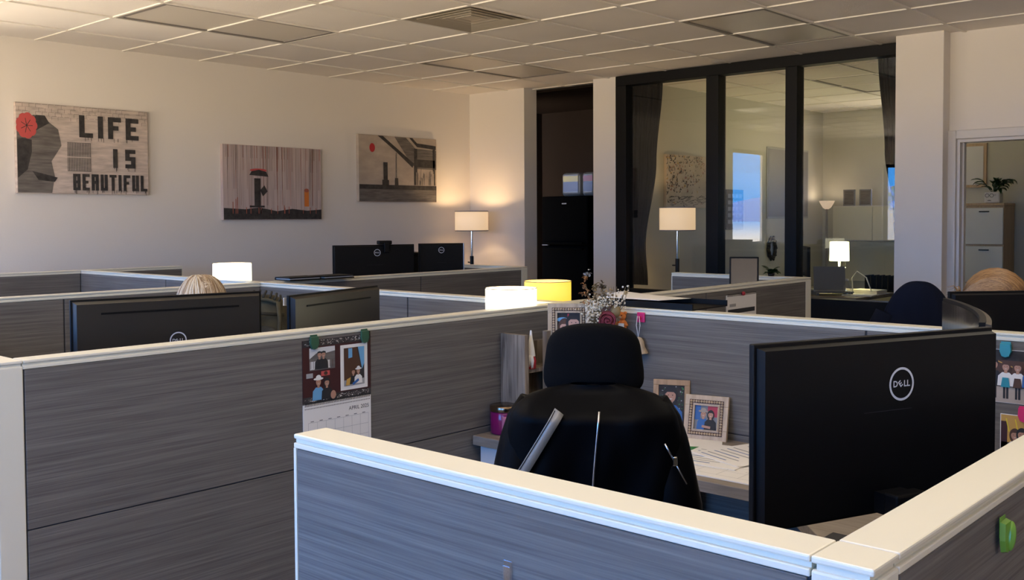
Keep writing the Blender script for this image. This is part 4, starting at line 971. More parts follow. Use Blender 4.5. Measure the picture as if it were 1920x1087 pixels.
mb = MB(); mb.box((-.1, -.22, 0), (.12, .22, .01), M_black)
for k in range(8): mb.box((-.1, -.21+k*.058, .01), (.12, -.204+k*.058, .16), M_black)
mb.build('divider_rack', t)
for k, (x, y, z, rz) in enumerate(((9.30, 3.90, .761, .1), (9.75, 4.35, .761, .9), (9.65, 3.96, .761, -.1))):
    mb = MB(); Mx = Matrix.Rotation(rz, 4, 'Z'); mb.box((-.1, -.14, 0), (.1, .14, .012+.012*k), M_paper, M=Mx); o_ = mb.build('paper_stack', None); o_.location = (x, y, z)
    tag(o_, ['flat paper stack below the laptop on the office desk', 'paper stack at the back of the office desk beyond the lamp', 'thick paper stack beside the office file sorter'][k], 'papers')
mb = MB(); mb.tube([(9.42, 4.02, .79), (9.42, 4.03, .92), (9.42, 3.98, .985), (9.40, 3.88, .93), (9.38, 3.82, .80)], .006, M_paper, 8); o_ = mb.build('cable', None, (9.4, 3.95, .79)); tag(o_, 'white cable looping over the office desk', 'cable')
t = thing('bottle', 'clear bottle standing on the office desk front', 'bottle', (9.12, 3.95, .7735)); mb = MB(); mb.lathe([(0, 0), (.03, 0), (.032, .01), (.032, .09), (.014, .115), (.014, .14)], (0, 0, 0), M_clear, 20, cap1=True); mb.build('glass_body', t)
mb = MB(); mb.cyl((0, 0, .14), (0, 0, .155), .016, M_white); mb.build('cap', t)

# ------------------------------------------------------------------ room behind the right doorway
t = thing('filing_cabinet', 'grey filing cabinet with tan wood side seen through the doorway', 'filing cabinet', (10.9, 3.265, 0))
mb = MB(); mb.box((.02, -.186, .02), (.38, .186, 1.62), M_tan, .003); mb.box((.0, -.19, 1.621), (.385, .19, 1.648), M_tan, .003); mb.build('cabinet_body', t)
for z0 in (.05, .44, .83, 1.225):
    mb = MB(); mb.box((-.004, -.182, z0), (.0195, .182, z0+.375), M_lgrey, .004); d_ = mb.build('drawer', t)
    mb = MB(); mb.box((-.014, -.05, z0+.33), (-.0045, .05, z0+.342), M_steelblk, .002); mb.build('handle', d_)
t = thing('potted_plant', 'leafy plant in a white pot with glasses and moustache on the filing cabinet', 'plant', (11.0, 3.205, 1.6485))
mb = MB(); mb.box((-.055, -.075, 0), (.055, .075, .115), M_white, .012); 
s = Surf(mb, (-.0555, .02, .06), (0, -1, 0), (0, 0, 1)); s.ring(-.028, .018, .016, .020, M_ink); s.ring(.016, .018, .016, .020, M_ink); s.line(-.01, .02, -.002, .02, .003, M_ink); s.line(.035, .02, .06, .024, .003, M_ink); s.poly([(-.026, -.034), (-.006, -.028), (.014, -.034), (.010, -.038), (-.006, -.035), (-.022, -.038)], M_ink)
q_ = mb.build('pot', t); q_['label'] = 'white pot with drawn glasses and moustache'
mb = MB(); R = random.Random(3)
def leaf(mb, base, az, el, L, Wd, m, droop=.5):
    P = []
    for k in range(7):
        f = k/6; e = el-droop*f*f*1.6; P.append((f, e))
    p = Vector(base); pts = [p.copy()]
    for k in range(1, 7): e = P[k][1]; p = p+Vector((math.cos(az)*math.cos(e), math.sin(az)*math.cos(e), math.sin(e)))*L/6; pts.append(p.copy())
    side = Vector((-math.sin(az), math.cos(az), 0)); vs = []
    for k, q in enumerate(pts):
        wd = Wd*math.sin(PI*min(1, (k+.35)/6.4))**.8; vs += [q-side*wd+Vector((0, 0, wd*.35)), q, q+side*wd+Vector((0, 0, wd*.35))]
    vs += [v-Vector((0, 0, .0012)) for v in vs]; fs = []
    for k in range(6):
        for c_ in (0, 1): i = 3*k+c_; fs += [(i, i+1, i+4, i+3), (21+i+3, 21+i+4, 21+i+1, 21+i)]
    mb.faces(vs, fs, m, True)
for k in range(26):
    az = R.uniform(0, 2*PI); el = R.uniform(.3, 1.35); st = R.uniform(.03, .13)
    top = Vector((math.cos(az)*st*.6, math.sin(az)*st*.8, .10+st)); mb.tube([(0, 0, .09), tuple(top*.6+Vector((0, 0, .03))), tuple(top)], .003, M_leaf, 5)
    leaf(mb, top, az, el*.6, R.uniform(.10, .17), R.uniform(.022, .034), M_leaf, R.uniform(.4, .9))
mb.build('foliage', t)
def plain2(s, W, H): s.rect(.03, .03, W-.03, H-.03, M_mgrey)
mb = MB(); mb.box((11.27, 3.36, 1.82), (11.2995, 3.80, 2.29), M_tan, .004); mb.box((11.266, 3.39, 1.85), (11.2695, 3.77, 2.26), M_lgrey); o_ = mb.build('picture_frame', None, (11.29, 3.58, 1.82)); tag(o_, 'framed print on the wall above the filing cabinet, cut by the door frame', 'picture frame')

# ------------------------------------------------------------------ things in the near cubicle
t = thing('candle', 'magenta glass jar candle with metal lid on the wood desk', 'candle', (2.552, 2.338, DZ+.0005))
mb = MB(); mb.lathe([(0, 0), (.046, 0), (.050, .006), (.050, .074), (.047, .078), (0, .078)], (0, 0, 0), M_magenta, 36, cap0=True); mb.build('jar', t)
M_lid = mat('candle_lid', (0.30, 0.22, 0.15, 1), 0.2, metal=1.0)
mb = MB(); mb.lathe([(.0, .0785), (.0505, .0785), (.0515, .081), (.0515, .096), (.049, .099), (0, .099)], (0, 0, 0), M_lid, 36); mb.build('lid', t)
mb = MB(); M_clab = mat('candle_label', (0.42, 0.12, 0.20, 1), 0.5)
def lab(u, v): a = math.radians(225+ (u-.5)*50-18+30); return (.0506*math.cos(a), .0506*math.sin(a), .010+.055*v)
mb.grid(lab, 10, 6, M_clab)
q_ = mb.build('paper_label', t, solid=.0006); q_['label'] = 'pink label'
t = thing('desk_shelf', 'rustic grey wood upright shelf in the corner of the desk', 'shelf', (2.7, 2.33, DZ+.0005))
H_ = 1.108-DZ
mb = MB(); mb.box((-.105, -.05, 0), (-.083, .064, H_), M_rustic, .001); mb.build('side_panel', t)
mb = MB(); mb.box((.02, -.045, 0), (.25, -.025, H_+.004), M_rustic, .001); mb.build('side_panel', t)
mb = MB(); mb.box((-.0825, .05, 0), (.25, .064, .30), M_rustic, .001); mb.build('back_panel', t)
for z in (0.0, .20): mb = MB(); mb.box((-.0825, -.0245 if z else -.0245, z), (.25, .0495, z+.014), M_rustic, .001); mb.build('shelf_board', t)
t = thing('gnome', 'small gnome with white pointed hat and beard between the shelf boards', 'ornament', (2.665, 2.312, DZ+.215))
mb = MB(); mb.lathe([(.0, 0), (.018, 0), (.019, .03), (.012, .05)], (0, 0, 0), M_red, 20, cap0=True, cap1=True); mb.build('body', t)
mb = MB(); mb.lathe([(.016, .045), (.012, .075), (.006, .11), (.003, .135), (.0, .137)], (0, 0, 0), M_paper, 18); mb.build('hat', t)
mb = MB()
for k in range(30): a = PI+R.uniform(-1.3, 1.3); mb.tube([(.012*math.cos(a), .012*math.sin(a), .05), (.021*math.cos(a), .021*math.sin(a), .03), (.017*math.cos(a), .017*math.sin(a), R.uniform(-.0, .012))], [.003, .003, .0008], M_paper, 6)
mb.build('beard', t)

def photo_frame(label, c, rz, tilt, Wd, Ht, bw, m, draw, beads=False, name='picture_frame', easel=True):
    """stands at c (bottom centre), leaning back by tilt; faces local -y"""
    t = thing(name, label, 'photo frame', c, rz); T = Matrix.Rotation(-tilt, 4, 'X')
    mb = MB(); d = .016
    for lo, hi in (((-Wd/2, 0, 0), (Wd/2, d, bw)), ((-Wd/2, 0, Ht-bw), (Wd/2, d, Ht)), ((-Wd/2, 0, bw), (-Wd/2+bw, d, Ht-bw)), ((Wd/2-bw, 0, bw), (Wd/2, d, Ht-bw))): mb.box(lo, hi, m, .0015, M=T)
    if beads:
        mb.box((-Wd/2+bw*.45, -.0006, bw*.45), (Wd/2-bw*.45, .0002, bw*.80), M_brown, M=T); mb.box((-Wd/2+bw*.45, -.0006, Ht-bw*.80), (Wd/2-bw*.45, .0002, Ht-bw*.45), M_brown, M=T)
        for x in (-1, 1): a_, b_ = sorted((x*(Wd/2-bw*.45), x*(Wd/2-bw*.80))); mb.box((a_, -.0006, bw*.80), (b_, .0002, Ht-bw*.80), M_brown, M=T)
        p_ = bw*.62; r_ = .0042
        for z in (p_, Ht-p_):
            n = int((Wd-2*p_)/.0085)
            for k in range(n+1): mb.ball(T @ Vector((-Wd/2+p_+k*(Wd-2*p_)/n, -.0005, z)), r_, m, 8, 6)
        for x in (-Wd/2+p_, Wd/2-p_):
            n = int((Ht-2*p_)/.0085)
            for k in range(1, n): mb.ball(T @ Vector((x, -.0005, p_+k*(Ht-2*p_)/n)), r_, m, 8, 6)
        for lo, hi in (((-Wd/2+bw-.004, -.003, bw-.004), (Wd/2-bw+.004, .001, bw)), ((-Wd/2+bw-.004, -.003, Ht-bw), (Wd/2-bw+.004, .001, Ht-bw+.004)), ((-Wd/2+bw-.004, -.003, bw), (-Wd/2+bw, .001, Ht-bw)), ((Wd/2-bw, -.003, bw), (Wd/2-bw+.004, .001, Ht-bw))): mb.box(lo, hi, m, M=T)
    mb.build('frame', t)
    mb = MB(); mb.box((-Wd/2+bw, .004, bw), (Wd/2-bw, d-.001, Ht-bw), M_ink, M=T)
    o_ = T @ Vector((-Wd/2+bw, .004, bw)); s = Surf(mb, o_, T.to_3x3() @ Vector((1, 0, 0)), T.to_3x3() @ Vector((0, 0, 1))); s.h = .0004
    draw(s, Wd-2*bw, Ht-2*bw); mb.build('photo_print', t)
    if not easel: return t
    mb = MB(); a = T @ Vector((0, d, Ht*.65)); yb = a.y+.055
    mb.box((-.02, 0, 0), (.02, .003, (a-Vector((0, yb, .002))).length), M_ink, M=Matrix.Translation((0, yb, .002)) @ Matrix.Rotation(math.atan2(yb-a.y, a.z-.002), 4, 'X')); mb.build('easel_back', t)
    return t
def figure(s, x, y, h, top, hairc, long_hair=True, hat=None, bottom=None, skin=None, lv=0):
    """simple printed person: head height h, standing or cropped at y"""
    sk = skin or M_pskin; e = .00006*lv+.0006; d = .00015
    r = h*.16
    if long_hair: s.disc(x, y+h-r*1.25, r*1.25, r*1.75, hairc, e)
    s.poly([(x-r*2.1, y), (x-r*1.9, y+h*.42), (x-r*.9, y+h*.58), (x+r*.9, y+h*.58), (x+r*1.9, y+h*.42), (x+r*2.1, y)], top, e+d)
    s.poly([(x-r*.4, y+h*.55), (x+r*.4, y+h*.55), (x+r*.35, y+h*.7), (x-r*.35, y+h*.7)], sk, e+2*d)
    s.disc(x, y+h-r*1.15, r*.85, r*1.1, sk, e+3*d)
    s.poly([(x-r, y+h-r*1.0), (x-r*.9, y+h-.1*r), (x, y+h+.15*r), (x+r*.9, y+h-.1*r), (x+r, y+h-r*1.0), (x+r*.5, y+h-r*.55), (x-r*.5, y+h-r*.55)], hairc, e+4*d)
    for q in (-1, 1): s.disc(x+q*r*.34, y+h-r*1.05, r*.11, r*.07, M_ink, e+5*d, 8)
    s.poly([(x-r*.35, y+h-r*1.6), (x+r*.35, y+h-r*1.6), (x, y+h-r*1.78)], M_white, e+5*d)
    if hat:
        s.disc(x, y+h-r*.25, r*1.7, r*.38, hat, e+6*d); s.disc(x, y+h+r*.1, r*.9, r*.75, hat, e+7*d)
def d_girl(s, W, H):
    s.rect(0, 0, W, H, M_dk, .0002)
    for k in range(160): s.disc(R.uniform(.004, W-.004), R.uniform(H*.05, H-.004), R.uniform(.001, .0035), R.uniform(.001, .0035), R.choice((M_leaf, M_leaf, M_grey, M_green, M_dk)), .0003, 7)
    figure(s, W*.46, 0, H*.92, M_blue, M_ink, True, lv=1); s.line(W*.62, H*.3, W*.5, H*.05, .008, M_pskin, .0024)
def d_hug(s, W, H):
    s.rect(0, 0, W, H, M_mgrey, .0002); s.rect(W*.55, H*.55, W, H, M_red, .0003); s.rect(0, H*.4, W*.25, H, M_blue, .0003)
    figure(s, W*.38, 0, H*.80, M_blue, M_ink, False, M_tanc, lv=1); figure(s, W*.70, 0, H*.78, M_ink, M_ink, True, lv=22); s.line(W*.35, H*.14, W*.72, H*.10, .008, M_pskin, .0036)
def d_pair(s, W, H):
    s.rect(0, 0, W, H, M_dk, .0002); s.disc(W*.22, H*.85, .02, .008, M_skyb, .0004); s.rect(W*.45, H*.85, W*.52, H*.98, M_red, .0004)
    figure(s, W*.33, H*.02, H*.80, M_ink, M_brown, True, lv=1, skin=M_skin); figure(s, W*.72, H*.05, H*.88, M_ink, M_ink, True, lv=22, skin=M_skin)
FA = math.radians(37-90)                            # faces the camera side
photo_frame('plain oak photo frame of a person in blue, left of the beaded frame', (2.918, 1.892, DZ+.0005), math.radians(-66), .13, .128, .185, .019, M_oak, d_girl, easel=False)
photo_frame('square beaded photo frame of a hugging pair on the desk', (2.90, 1.748, DZ+.0005), math.radians(-76), .24, .150, .150, .035, M_bead, d_hug, True, easel=False)
photo_frame('beaded photo frame of two faces raised by the dried flowers', (2.775, 2.228, DZ+.2155+.0), math.radians(-50), .10, .150, .228, .034, M_bead, d_pair, True)
t = thing('riser_box', 'dark box under the raised photo frame in the corner', 'box', (2.785, 2.222, DZ+.0005), math.radians(-50))
mb = MB(); mb.box((-.06, -.03, 0), (.06, .028, .214), M_core, .004); mb.build('box_body', t)

# paperwork
t = thing('desk_pad', 'white calendar desk pad at the front edge of the desk', 'desk pad', (2.70, 1.40, DZ+.0004))
mb = MB(); mb.box((-.21, -.30, 0), (.17, .24, .004), M_paper, .0005); s = Surf(mb, (-.21, .24, .004), (0, -1, 0), (1, 0, 0)); s.h = .0005
for k in range(8): s.line(.02+k*.07, .03, .02+k*.07, .30, .0012, M_grey)
for k in range(6): s.line(.02, .03+k*.054, .51, .03+k*.054, .0012, M_grey)
for k in range(12): a = R.uniform(.03, .45); b_ = .05+.054*R.randint(0, 4); s.line(a, b_, a+.03, b_+R.uniform(-.002, .004), .002, M_mgrey)
mb.build('sheet_stack', t)
for k, (x, y, rz, z, lab) in enumerate(((2.72, 1.58, .10, .0048, 'loose white form with printed lines lying on the desk pad'), (2.79, 1.52, -.35, .0075, 'top white form with grey header on the desk pad'), (2.86, 1.78, .5, .0, 'sheet with green stripe below the photo frames'))):
    mb = MB(); mb.box((-.14, -.108, 0), (.14, .108, .0022), M_paper); s = Surf(mb, (-.14, .108, .0022), (0, -1, 0), (1, 0, 0)); s.h = .0004
    if k == 0:
        for q in range(8): s.rect(.02, .03+q*.022, R.uniform(.10, .195), .036+q*.022, M_grey if q % 3 else M_blue)
    elif k == 1: 
        s.rect(.03, .20, .19, .255, M_grey)
        for q in range(6): s.rect(.02, .02+q*.026, R.uniform(.11, .19), .025+q*.026, M_mgrey if q % 2 else M_blue)
    else: s.rect(.005, .0, .21, .05, M_green)
    o_ = mb.build('paper_sheet', None); o_.location = (x, y, DZ+z+.0004); o_.rotation_euler = (0, 0, rz); tag(o_, lab, 'paper')

t = thing('desk_mat', 'dark grey desk mat under the right monitor with the logo', 'desk mat', (1.62, .72, DZ+.0002))
mb = MB(); mb.box((-.62, -.28, 0), (.62, .28, .003), M_matd, .001); mb.build('mat_sheet', t)
# dried flowers
t = thing('dried_bouquet', 'vase of dried flowers with a dark red rose in the cubicle corner', 'flowers', (2.87, 2.12, DZ+.0005))
mb = MB(); mb.lathe([(0, 0), (.035, 0), (.045, .05), (.036, .14), (.024, .19), (.028, .21)], (0, 0, 0), M_clear, 24, cap0=True); mb.build('vase', t)
M_rose = mat('dried_rose', (0.16, 0.014, 0.022, 1), 0.7); M_rose2 = mat('faded_rose', (0.26, 0.13, 0.12, 1), 0.8); M_bud = mat('tan_bud', (0.34, 0.24, 0.11, 1), 0.8)
M_babys = mat('baby_breath', (0.72, 0.64, 0.50, 1), 0.8); M_stem = mat('dry_stem', (0.16, 0.12, 0.06, 1), 0.9); M_rust = mat('rust_leaf', (0.40, 0.20, 0.08, 1), 0.8)
LW = Vector((math.sin(YAW), math.cos(YAW), 0)); RW = Vector((math.cos(YAW), -math.sin(YAW), 0))
def at(r, z, f=0.0): return RW*r+LW*f+Vector((0, 0, z-DZ))
def rose(c, rad, m):
    mb = MB()
    for ring_ in range(5):
        rr = rad*(.22+.19*ring_); n = 3+ring_
        for k in range(n):
            a0 = 2*PI*k/n+ring_*.7
            def pet(u, v): a = a0+(u-.5)*2.2*PI/n*1.3; q = rr*(.75+.35*v); return Vector(c)+LW*(-(q*math.sin(a)*.0))+RW*(q*math.cos(a))+Vector((0, 0, q*math.sin(a)))-LW*(rad*(.9-.16*ring_)*(.5+.5*v)-(.25*rad if v > .8 else 0))
            mb.grid(pet, 7, 5, m)
    mb.ball(Vector(c)+LW*.005, (rad*.8, rad*.8, rad*.8), m, 14, 10); return mb
mb = rose(at(-.010, 1.152, -.02), .031, M_rose); M_rose3 = mat('rose_petal_edge', (0.30, 0.05, 0.075, 1), 0.7)
for q in range(7):
    rr = .004+.0042*q; a0 = q*2.1; pts = []
    for k in range(11):
        a = a0+k*.38; pts.append(at(-.010, 1.152, -.02)+RW*(rr*math.cos(a))+Vector((0, 0, rr*math.sin(a)))-LW*(.034-.0022*q))
    mb.tube(pts, [.0006]+[.0016]*9+[.0006], M_rose3, 6)
mb.build('rose_head', t)
rose(at(.0, 1.180, .01), .024, M_rose2).build('faded_rose_head', t, solid=.0012)
mb = MB(); mb.ball(at(.022, 1.182), (.019, .019, .022), M_bud, 14, 10, fn=lambda d: 1+.08*math.sin(9*d.x+7*d.z)); mb.build('seed_head', t)
mb = MB()
for (r_, z_) in ((-.010, 1.13), (.0, 1.16), (.022, 1.165), (-.085, 1.28), (-.05, 1.25), (.0, 1.24), (.05, 1.24)): mb.tube([at(0, DZ+.19), at(r_*.4, (DZ+.19+z_)/2, .01), at(r_, z_)], .0018, M_stem, 6)
mb.build('stems', t)
mb = MB()
for k in range(260):
    f = R.gauss(0, 1); q = R.random(); c_ = at(-.062+.018*R.gauss(0, 1), 1.185+.026*R.gauss(0, 1), -.04+.02*R.gauss(0, 1)) if q < .5 else at(R.uniform(-.06, .06), 1.212+.010*R.gauss(0, 1), -.01+.02*R.gauss(0, 1))
    mb.ball(c_, R.uniform(.0018, .0042), M_babys, 6, 4)
    if k % 4 == 0: mb.tube([at(-.02, 1.10, 0), (c_+at(-.02, 1.10, 0))/2+Vector((0, 0, .02)), c_], .0006, M_stem, 4)
mb.build('baby_breath_spray', t)
mb = MB()
for (r0, z0, z1, w_, m_) in ((-.085, 1.205, 1.315, .022, M_rust), (-.048, 1.20, 1.285, .022, M_bud), (-.022, 1.21, 1.285, .020, M_stem)):
    for k in range(46):
        f = R.random(); z = z0+(z1-z0)*f; leaf(mb, at(r0+R.uniform(-1, 1)*w_*(1-f)*.8, z, R.uniform(-.02, .02)), R.uniform(0, 2*PI), R.uniform(0, 1.2), R.uniform(.010, .018), .0045, m_ if R.random() < .8 else M_brown, .6)
for k in range(8): leaf(mb, at(-.078+R.uniform(-.012, .012), 1.305+R.uniform(-.0, .03), 0), R.uniform(0, 6.3), R.uniform(.2, 1.2), .014, .005, M_grey, .4)
mb.build('dried_sprigs', t)
mb = MB()
for k in range(44): 
    a = R.uniform(-.03, .07); mb.ball(at(a, 1.232+R.uniform(-.01, .03)+.012*(a > .05), R.uniform(-.02, .03)), R.uniform(.002, .005), R.choice((M_babys, M_paper, M_bud)), 6, 4)
for k in range(9): a = R.uniform(-.02, .09); mb.tube([at(0, 1.12), at(a*.7, 1.2), at(a, 1.27)], .0007, M_stem, 4)
mb.build('white_berry_sprigs', t)
t = thing('ribbon_bow', 'yellow striped ribbon below the dried flowers', 'ribbon', (2.826, 2.165, 1.125), math.radians(-50))
mb = MB(); mb.box((-.02, -.004, -.03), (.02, .004, .012), M_yellow, .003)
for k in range(3): mb.box((-.02+.013*k, -.0052, -.028), (-.016+.013*k, -.004, .010), M_paper)
mb.build('ribbon_loop', t)
t = thing('bear_ornament', 'tiny orange bear ornament pinned to the fabric wall', 'ornament', (2.950, 2.118, 1.125), math.radians(-90))
mb = MB(); mb.ball((0, 0, 0), (.017, .014, .024), M_orange, 16, 10); mb.ball((0, -.003, .034), (.015, .014, .015), M_orange, 16, 10); mb.ball((0, -.016, .031), (.006, .006, .005), M_tanc, 8, 6)
for q in (-1, 1):
    mb.ball((q*.012, 0, .046), .006, M_orange, 10, 6); mb.tube([(q*.014, -.004, .012), (q*.026, -.010, .002)], [.006, .005], M_orange, 8); mb.tube([(q*.008, -.002, -.018), (q*.012, -.006, -.038)], [.008, .007], M_orange, 8); mb.ball((q*.006, -.0155, .038), .002, M_ink, 6, 4)
mb.build('body', t)
mb = MB(); mb.box((-.004, -.022, -.004), (.020, -.019, .010), M_paper); q_ = mb.build('tag', t); q_['label'] = 'white tag'
t = thing('magnet_hook', 'bright pink hook on the fabric wall holding a straw pouch by string', 'hook', (2.9685, 2.047, 1.158))
mb = MB(); mb.box((-.009, -.016, -.018), (-.0005, .016, .018), M_pink, .003); mb.tube([(-.009, 0, -.002), (-.020, 0, -.006), (-.020, 0, .006)], .004, M_pink, 8); mb.build('hook_body', t)
t = thing('straw_pouch', 'small straw hat ornament hanging by white string from the pink hook', 'ornament', (2.945, 2.046, 1.06))
M_straw = mat('straw', (0.50, 0.38, 0.25, 1), 0.9, bump=.6, bscale=350)
mb = MB(); mb.lathe([(.036, -.028), (.034, -.024), (.024, -.006), (.020, .014), (.012, .026), (0, .030)], (0, 0, 0), M_straw, 28); mb.lathe([(0, -.020), (.034, -.026)], (0, 0, 0), M_straw, 28); mb.build('woven_body', t)
mb = MB()
for q in (-1, 1): mb.tube([(0, 0, .028), (-.001, q*.008, .07), (0, q*.004, .104)], .0012, M_paper, 6)
mb.build('string', t)

# ------------------------------------------------------------------ pinned papers
PY = 2.4005                                         # near face of the calendar wall
t = thing('wall_calendar', 'photo wall calendar open at APRIL 2025 clipped to the left cubicle wall', 'calendar', (1.873, PY, .97))
W_, = (.256,)
mb = MB(); mb.box((-W_/2, -.0030, .004), (W_/2, -.0004, .190), M_maroon)
s = Surf(mb, (-W_/2, -.0030, .004), (1, 0, 0), (0, 0, 1)); s.h = .0004
for (b0, b1) in ((.166, .186), (.0, .018)):
    s.rect(0, b0, W_, b1, M_dk, .0003)
    for k in range(130): a = R.uniform(.003, W_-.003); q = R.uniform(0, 3.1); r_ = .0034; b_ = R.uniform(b0+.003, b1-.003); s.poly([(a+r_*math.cos(q), b_+.5*r_*math.sin(q)), (a-.3*r_*math.sin(q), b_+r_*.5), (a-r_*math.cos(q), b_-.5*r_*math.sin(q))], M_tanc if k % 3 else M_paper, .0005+.000001*k)
s.rect(.024, .095, .118, .162, M_lgrey, .0004); s.poly([(.024, .13), (.05, .146), (.08, .143), (.118, .148), (.118, .095), (.024, .095)], M_dkg, .0005); s.rect(.026, .098, .10, .122, M_lgrey, .0006)
for k in range(9): s.rect(.028+k*.01, .10, .0295+k*.01, .122, M_brown, .0007)
for q in (0, 1): figure(s, .060+q*.014, .098, .052, M_ink, M_ink, False, lv=4+q*20)
s.rect(.012, .074, .036, .088, M_grey, .0005); s.rect(.066, .076, .098, .090, M_coral, .0005); s.disc(.083, .083, .007, .006, M_brown, .0007)
figure(s, .055, .006, .066, M_skyb, M_brown, False, M_paper, lv=6); figure(s, .085, .006, .060, M_ink, M_ink, True, lv=30); s.disc(.108, .016, .010, .013, M_pskin, .0034)
s.rect(.138, .022, .243, .160, M_paper, .0006); s.rect(.151, .034, .230, .150, M_dk, .0010)
s.poly([(.151, .034), (.151, .150), (.20, .150), (.215, .095), (.21, .034)], M_brown, .0013); s.poly([(.168, .118), (.183, .120), (.183, .148), (.168, .148)], M_skyb, .0016); s.poly([(.205, .150), (.230, .150), (.230, .10), (.221, .08)], M_skyb, .0016)
s.rect(.151, .034, .230, .052, M_grey, .0017); figure(s, .186, .038, .045, M_ink, M_brown, True, lv=22); figure(s, .205, .038, .047, M_paper, M_brown, False, M_paper, lv=30); s.poly([(.155, .036), (.17, .036), (.175, .06), (.16, .055)], M_gold, .0036); s.line(.182, .038, .205, .05, .008, M_blue, .0046)
mb.build('photo_page', t)
mb = MB(); mb.box((-W_/2, -.0026, -.20), (W_/2, -.0004, -.0), M_paper)
s = Surf(mb, (-W_/2, -.0026, -.20), (1, 0, 0), (0, 0, 1)); s.h = .0004
for k in range(46): s.rect(.006+k*.0054, .1945, .0085+k*.0054, .1975, M_ink); s.rect(.006+k*.0054, .186, .0085+k*.0054, .189, M_ink)
s.text('APRIL 2025', .248, .168, .0165, M_ink, align='RIGHT')
for k in range(8): s.line(.018+k*.0325, .0, .018+k*.0325, .145, .0008, M_grey)
for k in range(6): s.line(.018, .145-k*.031, .2455, .145-k*.031, .0008, M_grey)
for k in range(7): s.rect(.026+k*.0325, .1475, .038+k*.0325, .1492, M_ink)
q_ = mb.build('date_page', t)
mb = MB()
for k in range(46): mb.tube([(-W_/2+.007+k*.0054, -.0030, .006), (-W_/2+.007+k*.0054, -.0062, .002), (-W_/2+.007+k*.0054, -.0032, -.004)], .0006, M_steelblk, 5)
mb.build('spiral_binding', t)
def clip(label, loc, rz, m, w_=.032, h=.040):
    t = thing('magnetic_clip', label, 'clip', loc, rz)
    mb = MB()
    pts = [(-w_*.46, h*.5), (-w_*.5, -h*.05), (-w_*.32, -h*.42), (0, -h*.5), (w_*.32, -h*.42), (w_*.5, -h*.05), (w_*.46, h*.5)]; n = len(pts)
    vs = [(x, -.006, z) for x, z in pts]+[(x*.9, -.012, z*.9) for x, z in pts]
    mb.faces(vs, [tuple(range(n)), tuple(reversed(range(n, 2*n)))]+[(k, n+k, n+(k+1) % n, (k+1) % n) for k in range(n)], m); mb.build('clip_front', t)
    mb = MB(); mb.box((-w_*.4, -.0058, 0), (w_*.4, -.0045, h*.62), m, .0005); mb.build('clip_back', t)
clip('dark green clip holding the left corner of the photo calendar', (1.784, PY, 1.151), 0, M_clipg); clip('dark green clip holding the right corner of the photo calendar', (1.975, PY, 1.152), 0, M_clipg)
t = thing('spiral_calendar', 'small spiral calendar pinned to the cubicle wall beyond the desk chair', 'calendar', (4.32, PY, .99))
mb = MB(); mb.box((-.145, -.003, -.08), (.145, -.0005, .155), M_paper); s = Surf(mb, (-.145, -.003, -.08), (1, 0, 0), (0, 0, 1)); s.h = .0006
s.rect(.015, .145, .275, .166, M_ink); s.rect(.03, .178, .09, .192, M_grey)
for r_ in range(5):
    for c_ in range(7):
        if R.random() < .6: s.rect(.02+c_*.036, .118-r_*.028, .020+c_*.036+R.uniform(.01, .03), .126-r_*.028, M_grey)
mb.build('date_page', t)
mb = MB()
for k in range(24): mb.tube([(-.135+k*.0117, -.0035, .148), (-.135+k*.0117, -.008, .156), (-.135+k*.0117, -.0035, .161)], .0012, M_steelblk, 5)
mb.build('spiral_binding', t)
mb = MB(); mb.ball((4.325, PY-.010, 1.147), (.012, .010, .010), M_red, 12, 8); o_ = mb.build('push_pin', None, (4.325, PY, 1.147)); tag(o_, 'red pin holding the small spiral calendar', 'pin')
PX = 2.9685
def print_x(label, yc, zc, wd, ht, draw):
    mb = MB(); mb.box((PX-.0026, yc-wd/2, zc-ht/2), (PX-.0005, yc+wd/2, zc+ht/2), M_paper); s = Surf(mb, (PX-.0026, yc+wd/2, zc-ht/2), (0, -1, 0), (0, 0, 1)); s.h = .0005; draw(s, wd, ht)
    o_ = mb.build('photo_print', None, (PX, yc, zc)); return tag(o_, label, 'photo')
def d_four(s, W, H):
    s.rect(.001, .001, W-.001, H-.001, M_dk, .0003); s.rect(.001, H*.55, W*.9, H*.8, M_brown, .0004); s.rect(.001, .001, W-.001, H*.30, M_tanc, .0004); s.line(0, H*.85, W*.5, H*.66, .003, M_gold, .0005); s.disc(W*.75, H*.6, .012, .02, M_gold, .0005)
    for k, (x, h, top, ha) in enumerate(((.13, .62, M_ink, M_ink), (.33, .58, M_paper, M_brown), (.53, .58, M_paper, M_brown), (.76, .64, M_blue, M_ink))):
        X = W*x; s.rect(X-.007, H*.08, X-.001, H*.40, M_ink, .0008); s.rect(X+.001, H*.08, X+.007, H*.40, M_ink, .0008)
        if k in (1, 2): s.poly([(X-.012, H*.30), (X+.012, H*.30), (X+.008, H*.48), (X-.008, H*.48)], (M_teal, M_brown)[k-1], .0052)
        figure(s, X, H*.32, H*(h-.14), top, ha, k in (1, 2), lv=6+22*k)
def d_crowd(s, W, H):
    s.rect(.002, .002, W-.001, H-.002, M_gold, .0003); s.rect(.002, .002, W*.12, H-.02, M_maroon, .0004); s.rect(.002, .002, W, H*.35, M_dk, .0004)
    for k in range(6): s.line(W*(.1+.15*k), H*.9, W*(.15+.15*k), H*.6, .003, M_yellow, .0005)
    for k in range(7): figure(s, W*(.25+.115*k), H*(.02+.03*(k % 2)), H*.62, (M_paper, M_ink, M_lgrey, M_brown)[k % 4], (M_brown, M_ink)[k % 2], True, lv=4+20*k)
print_x('photo print of four costumed people under the teal clip', .800, 1.070, .155, .148, d_four)
print_x('photo print of a golden-lit group under the pink clip', .762, .905, .155, .120, d_crowd)
